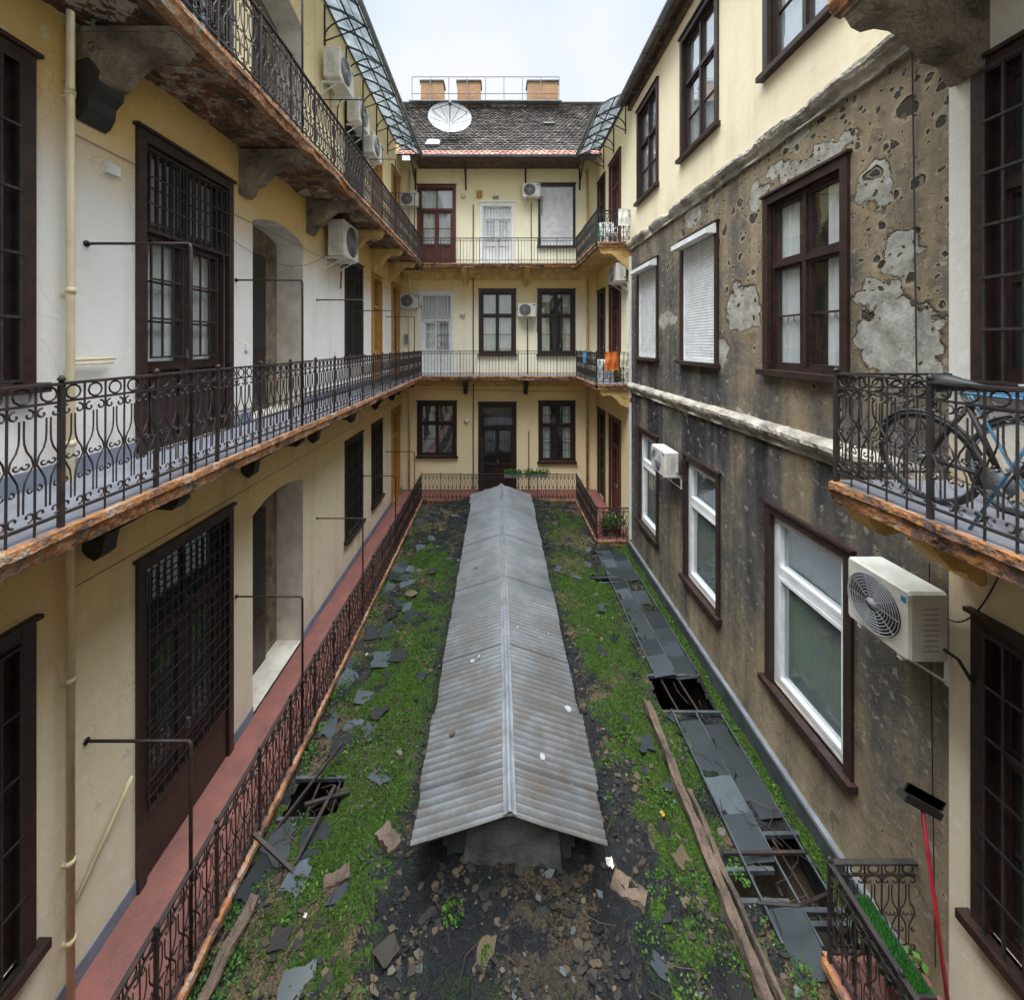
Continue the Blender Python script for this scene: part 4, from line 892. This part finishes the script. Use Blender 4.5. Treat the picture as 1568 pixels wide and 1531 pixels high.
for a in (.5,2.6,4.7): mb.tube([(.8*math.cos(a),.75*math.sin(a),.12),(0,0,.75)],.016,mat_dzinc,5)
for k in range(12): a=6.2832*k/12; mb.tube([(.1*math.cos(a),.09*math.sin(a),-.132),(.5*math.cos(a),.47*math.sin(a),-.04),(.86*math.cos(a),.81*math.sin(a),.14)],.007,mat_zinc,4)
mb.cyl((0,0,.68),(0,0,1),.07,.14,mat_dzinc,10); mb.M=Matrix.Identity(4)
mb.tube([(-1.97,16.45,9.2),(-1.97,16.5,8.4)],.04,mat_zinc,8); mb.bar((-1.97,16.4,8.9),(-1.7,17,8.95),.03,.03,mat_zinc); mb.obj('satellite_dish')

# ---------------------------------------------------------------- air conditioners
ac('air_conditioner',FR,-3.66,-2.72,.60,.6,.34,.12,-.04)
ac('air_conditioner',FR,-8.75,-2.85,.75,.55,.3,.12)
ac('air_conditioner',FL,9.1,1.95,.9,.8,.36,.12,.05)
ac('air_conditioner',FL,8.9,5.75,.85,.65,.36,.1); ac('air_conditioner',FL,10.2,5.55,.8,.6,.32,.1); ac('air_conditioner',FL,11.3,5.3,.8,.6,.32,.1)
for (x,z) in ((-3.5,5.45),(1.33,5.8),(-3.5,1.43),(1.15,1.08)): ac('air_conditioner',FB,x,z,.72,.54,.28)
ac('air_conditioner',FR,-12.25,1.9,.75,.55,.3)
# ---------------------------------------------------------------- pipes and cables
mb=MB(); px=XL+.07
mb.tube([(px,3.49,7.5),(px,3.49,-5.9)],.03,mat_ivory,10)
for z in (5.5,2.2,.45,-.9,-3,-4.6,-5.3): mb.cyl((px,3.49,z),(0,0,1),.038,.05,mat_ivory,12); mb.box(XL-.01,px,3.475,3.505,z-.02,z,mat_ivory)
mb.tube([(px,3.52,-.14),(px,3.9,-.14)],.014,mat_ivory,8); mb.tube([(px,3.52,-.18),(px,3.88,-.18)],.010,mat_ivory,8)
mb.tube([(px,3.52,-5.0),(px,3.95,-4.6),(px+.05,4.02,-4.4)],.018,mat_ivory,8); mb.tube([(px,3.3,-5.5),(px,2.9,-5.9)],.018,mat_ivory,8)
mb.obj('drain_pipe')
mb=MB(); 
mb.tube([(-.98,YB-.05,5.6),(-.98,YB-.05,ZL)],.02,mat_iron,6)
mb.tube([(1.35,YB-.05,5.7),(1.35,YB-.05,3.1)],.015,mat_iron,6); mb.tube([(1.2,YB-.05,1.0),(1.2,YB-.05,ZM)],.02,mat_cable,6); mb.tube([(1.25,YB-.05,-3.5),(1.25,YB-.05,ZL)],.018,mat_cable,6)
mb.tube([(-3.55,YB-.06,7),(-3.55,YB-.06,ZL)],.04,mat_ivory,8); mb.tube([(3.6,YB-.06,7),(3.6,YB-.06,ZL)],.05,mat_stoney,8)
mb.obj('wall_pipes')
mb=MB()
def cable(p,q,sag,r=.006,n=14):
    p=Vector(p);q=Vector(q); mb.tube([tuple(p.lerp(q,i/n)-Vector((0,0,sag*4*(i/n)*(1-i/n)))) for i in range(n+1)],r,mat_cable,4)
cable((XL+.03,5.7,1.5),(XL+.03,9.0,2.1),.35,.004); cable((XL+.02,3.5,1.9),(XL+.02,15.8,2.0),.05,.004); cable((XL+.02,3.5,-2.2),(XL+.02,15.8,-2.1),.05,.004)
cable((XR-.03,3.6,-2.0),(XR-.03,3.55,-5.6),0); cable((XR-.03,3.75,2.9),(XR-.03,3.7,-1.0),0,.009); cable((XR-.02,3.0,-1.4),(XR-.02,3.5,-2.4),.3)
cable((XR-.02,8.3,-2.6),(XR-.02,8.25,-5.7),0); cable((XL+.02,9.0,5.8),(XL+.02,9.2,3.1),0); cable((-3.2,YB-.02,-1.8),(3.4,YB-.02,-1.9),.02)
mb.obj('electric_cables')
mb=MB(FB)
for (x,z) in ((-1.38,5.95),(-1.40,1.2),(-1.25,-3.1)): mb.tube([(x,z,0),(x,z,.06),(x,z,.10),(x,z,.13)],[.09,.1,.08,.02],mat_acw,12)
mb.obj('wall_lamp')
mb=MB(FB); mb.box(-.85,-.62,5.9,6.15,0,.1,mat_ochre); mb.box(-.2,.05,5.85,5.95,0,.06,mat_zinc); mb.box(-3.75,-3.55,.0,.4,0,.08,mat_zinc); mb.M=FL; mb.box(3.85,3.98,1.68,1.78,0,.05,mat_pvc); mb.box(6.0,6.08,-.1,.0,0,.03,mat_pvc); mb.obj('meter_box')
e0=MB(Matrix(((0.25,0,.97,-.75),(-.97,0,.25,15.85),(0,1,0,0),(0,0,0,1)))); rect(e0,0,.75,ZL+.05,ZL+2.15,.03,0,.03,mat_ironb); grille(e0,.05,.7,ZL+.1,ZL+2.1,.015,mat_ironb,.12,.55); e0.obj('iron_gate')

def bicycle(M):
    e=MB(M)
    for (x) in (0,1.04):
        e.tube([(x+.33*math.cos(a*math.pi/16),0,.34+.33*math.sin(a*math.pi/16)) for a in range(32)],.021,mat_cable,6,True)
        e.tube([(x+.305*math.cos(a*math.pi/16),0,.34+.305*math.sin(a*math.pi/16)) for a in range(32)],.009,mat_zinc,5,True)
        for k in range(14):
            a=k*math.pi/7; e.tube([(x,R.uniform(-.02,.02),.34),(x+.3*math.cos(a),0,.34+.3*math.sin(a))],.0016,mat_zinc,3)
        e.cyl((x,-.05,.34),(0,1,0),.025,.1,mat_zinc,8)
        e.tube([(x+.36*math.cos(a),0,.34+.36*math.sin(a)) for a in [.3+i*.2 for i in range(12)]],.012,mat_cable,4)
    bb=(.44,0,.30); seat=(.30,0,.78); hd=(.86,0,.80); hb=(.90,0,.66)
    for p,q in ((bb,seat),(seat,hd),(bb,hb),(bb,(0,0,.34)),(seat,(0,0,.34)),(hd,hb)): e.tube([p,q],.018,mat_ironb,6)
    e.tube([hb,(.97,0,.5),(1.04,0,.34)],.014,mat_dzinc,6); e.tube([seat,(.27,0,.9)],.013,mat_zinc,6)
    e.tube([(.12,0,.92),(.22,0,.93),(.42,0,.915)],[.07,.06,.015],mat_cable,8)
    e.tube([hd,(.84,0,.98)],.014,mat_zinc,6); e.tube([(.76,-.28,1.0),(.84,-.2,1.0),(.86,0,.99),(.84,.2,1.0),(.76,.28,1.0)],.012,mat_zinc,6)
    e.cyl((.44,-.04,.30),(0,1,0),.09,.01,mat_zinc,20); e.tube([(.44,-.06,.30),(.54,-.06,.17)],.01,mat_zinc,5); e.box(.5,.6,-.13,-.06,.15,.17,mat_cable)
    e.tube([(.44,-.05,.39),(0,-.05,.38)],.006,mat_cable,4); e.tube([(.44,-.05,.21),(0,-.05,.3)],.006,mat_cable,4)
    return e.obj('bicycle')
bicycle(Matrix.Translation((3.32,3.02,ZM))@Matrix.Rotation(-math.pi/2+.05,4,'Z')@Matrix.Rotation(.12,4,'X'))
bicycle(Matrix.Translation((3.62,2.75,ZM))@Matrix.Rotation(-math.pi/2-.05,4,'Z')@Matrix.Rotation(-.12,4,'X'))
mb=MB()
for x in (3.05,3.5):
    mb.tube([(x,2.55,ZM),(x,2.15,ZM+.88)],.009,mat_lblue,6); mb.tube([(x,2.1,ZM),(x,2.55,ZM+.88)],.009,mat_lblue,6)
for i in range(7): mb.tube([(3.03,2.02+i*.09,ZM+.88),(3.55,2.02+i*.09,ZM+.88)],.004,mat_lblue,5)
for x in (3.03,3.55): mb.tube([(x,2.0,ZM+.88),(x,2.6,ZM+.88)],.008,mat_lblue,6)
mb.obj('drying_rack')
mb=MB(); mb.tube([(3.72,3.2,ZL+.02),(3.68,3.42,ZL+1.83)],.014,mat_plastic_r,8); mb.obox((3.66,3.42,ZL+1.87),(.36,.07,.06),Matrix.Rotation(.5,3,'Y'),mat_black)
for i in range(24): 
    x=-.16+i*.0145; c_=Vector((3.68+x*math.cos(.5),3.42,ZL+1.9-x*math.sin(.5))); mb.bar(c_,c_+Vector((.035,0,.07)),.008,.05,mat_cable)
mb.obj('broom')
def planter(x0,x1,y0,y1,z,nm='planter_box',leaf=90,s_=.05,h=.14,col=mat_zinc,lm=None,hh=1.3):
    global mb
    mb=MB(); t_=.02; mb.box(x0,x0+t_,y0,y1,z,z+h,col); mb.box(x1-t_,x1,y0,y1,z,z+h,col); mb.box(x0+t_,x1-t_,y0,y0+t_,z,z+h,col); mb.box(x0+t_,x1-t_,y1-t_,y1,z,z+h,col); mb.box(x0+t_,x1-t_,y0+t_,y1-t_,z,z+h*.8,mat_wood)
    n=max(1,int(max(x1-x0,y1-y0)/.14))
    if lm:
        for _ in range(2600):
            mb.cur=R.random(); X=R.uniform(x0+.02,x1-.02);Y=R.uniform(y0+.02,y1-.02); d=Vector((R.uniform(-.4,.4),R.uniform(-.4,.4),1))*.035; p=Vector((X,Y,z+h-.01)); q=Vector((R.uniform(-1,1),R.uniform(-1,1),0))*.006
            mb.add([tuple(p-q),tuple(p+q),tuple(p+d)],[(0,1,2)],lm)
        mb.box(x0+.021,x1-.021,y0+.021,y1-.021,z+h*.82,z+h-.005,lm)
    else:
        for i in range(n):
            f=(i+.5)/n; X=x0+(x1-x0)*f if x1-x0>y1-y0 else (x0+x1)/2; Y=(y0+y1)/2 if x1-x0>y1-y0 else y0+(y1-y0)*f
            clump(X,Y,z+h*.8,R.uniform(.1,.16),leaf,s_,h=hh)
    mb.obj(nm)
planter(3.22,3.40,3.05,3.62,ZL+.66,col=mat_black,lm=mat_turf)
planter(.25,.9,YE-.15,YE+.0,ZL+.85,hh=2.2,leaf=150); planter(1.0,1.9,YE-.15,YE+.0,ZL+.85,leaf=90,hh=1.8)
mb=MB(); mb.box(3.22,3.40,3.05,3.62,ZL+.61,ZL+.659,mat_black)
for x in (3.23,3.365):
    for y in (3.07,3.575): mb.box(x,x+.025,y,y+.025,ZL,ZL+.61,mat_black)
mb.obj('planter_stand')
def pot(x,y,z,r,h,lf,m):
    global mb
    mb=MB(); mb.tube([(x,y,z),(x,y,z+h*.85),(x,y,z+h*.86),(x,y,z+h)],[r*.7,r*.95,r*1.05,r*1.05],m,16); clump(x,y,z+h,r*1.7,lf,.06,h=1.9); mb.obj('potted_plant')
pot(3.58,3.5,ZL,.12,.22,60,mat_plastic_r); pot(3.3,12.1,ZL,.12,.22,200,mat_redbrown); pot(3.65,12.05,ZL+.0,.14,.34,220,mat_redbrown); pot(3.5,12.4,ZL,.14,.25,200,mat_redbrown); pot(3.75,12.5,ZM,.12,.2,90,mat_redbrown)
mb=MB()
def cloth(x,y,z,w,h,m,ax='x'):
    vs=[];N=10
    for j in range(N+1):
        for i in range(N+1):
            u=(i/N-.5)*w; v=-h*j/N; o=.02*math.sin(i*1.3+j*.3)+.012*math.sin(j*.9)
            vs.append((x+u,y-.03+o,z+v) if ax=='x' else (x-.03+o,y+u,z+v))
    mb.add(vs,[(j*(N+1)+i,j*(N+1)+i+1,(j+1)*(N+1)+i+1,(j+1)*(N+1)+i) for j in range(N) for i in range(N)],m,True)
cloth(3.4,11.78,ZM+.97,.4,.55,mat_plastic_o); cloth(3.78,11.78,ZM+.97,.25,.45,mat_blind); cloth(ER-.02,13.3,ZM+.97,.5,.4,mat_blue,'y'); cloth(3.75,11.78,ZU+.97,.3,.5,mat_curt); mb.obj('laundry')
mb=MB(); mb.tube([(3.35,13.35,ZU),(3.35,13.35,ZU+.5),(3.35,13.35,ZU+.9),(3.35,13.35,ZU+.93),(3.35,13.35,ZU+1.0)],[.14,.17,.2,.22,.1],mat_plastic_g,14); mb.obj('green_bin')
def chair(x,y,z,nm='plastic_chair'):
    mb=MB(Matrix.Translation((x,y,z))); mb.rbox(-.22,.22,-.22,.22,.42,.45,mat_pvc,.01)
    for a in (-.19,.19):
        for b in (-.19,.19): mb.bar((a*1.15,b*1.15,0),(a,b,.42),.035,.035,mat_pvc)
        mb.bar((a*1.1,.2,.43),(a*1.1,.27,.88),.035,.035,mat_pvc); mb.bar((a*1.15,-.18,.64),(a*1.15,.22,.66),.04,.02,mat_pvc); mb.bar((a*1.15,-.18,.43),(a*1.15,-.18,.64),.03,.03,mat_pvc)
    for k in range(5): mb.bar((-.16+k*.08,.21,.47),(-.16+k*.08,.27,.86),.04,.012,mat_pvc)
    mb.bar((-.22,.27,.88),(.22,.27,.88),.03,.05,mat_pvc); mb.obj(nm)
chair(3.55,12.6,ZU)
mb=MB(); mb.rbox(3.25,3.65,12.4,12.9,ZM,ZM+.7,mat_pvc,.02); mb.box(3.3,3.6,12.39,12.4,ZM+.1,ZM+.6,mat_acg); mb.obj('storage_cabinet')

mb=MB(); mb.quad([(-60,-60,-9),(60,-60,-9),(60,60,-9),(-60,60,-9)],mat_conc); mb.obj('ground')

# ---------------------------------------------------------------- world, sun, camera
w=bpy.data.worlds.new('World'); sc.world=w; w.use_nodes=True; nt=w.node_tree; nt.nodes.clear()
N_=nt.nodes.new; lk=nt.links.new
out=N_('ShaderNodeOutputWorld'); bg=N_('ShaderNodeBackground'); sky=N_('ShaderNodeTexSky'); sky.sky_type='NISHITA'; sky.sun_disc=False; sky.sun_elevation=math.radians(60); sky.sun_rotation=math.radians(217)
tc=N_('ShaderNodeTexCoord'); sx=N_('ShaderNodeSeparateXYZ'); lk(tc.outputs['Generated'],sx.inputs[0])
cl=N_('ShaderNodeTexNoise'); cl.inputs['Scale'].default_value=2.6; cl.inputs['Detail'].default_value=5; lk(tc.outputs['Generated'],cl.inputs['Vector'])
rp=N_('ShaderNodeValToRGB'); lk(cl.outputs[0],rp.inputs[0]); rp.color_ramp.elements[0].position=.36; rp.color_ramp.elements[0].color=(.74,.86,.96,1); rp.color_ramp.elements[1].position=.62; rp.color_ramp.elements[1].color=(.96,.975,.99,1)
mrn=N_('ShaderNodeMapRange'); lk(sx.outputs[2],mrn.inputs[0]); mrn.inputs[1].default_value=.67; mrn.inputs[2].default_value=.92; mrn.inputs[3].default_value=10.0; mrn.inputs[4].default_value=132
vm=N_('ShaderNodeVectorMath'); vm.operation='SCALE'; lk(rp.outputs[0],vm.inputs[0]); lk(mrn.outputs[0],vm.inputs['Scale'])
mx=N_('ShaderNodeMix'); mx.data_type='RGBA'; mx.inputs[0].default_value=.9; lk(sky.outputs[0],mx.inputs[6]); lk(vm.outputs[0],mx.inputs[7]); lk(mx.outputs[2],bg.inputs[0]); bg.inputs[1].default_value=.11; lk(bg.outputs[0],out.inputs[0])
sl_=bpy.data.lights.new('sun','SUN'); sl_.energy=1.5; sl_.angle=math.radians(20); sl_.color=(1,.96,.89); so=bpy.data.objects.new('sun',sl_); link(so); so.rotation_euler=Vector((.3,.4,-.87)).to_track_quat('-Z','Y').to_euler(); so.location=(-10,-12,30)
cam=bpy.data.cameras.new('camera'); cam.sensor_width=36; cam.sensor_fit='HORIZONTAL'; cam.lens=36*604/1568; cam.shift_x=22/1568; cam.shift_y=-238.5/1568; cam.clip_end=500; cam.clip_start=.05
co=bpy.data.objects.new('camera',cam); link(co); co.rotation_euler=(math.pi/2,0,0); sc.camera=co
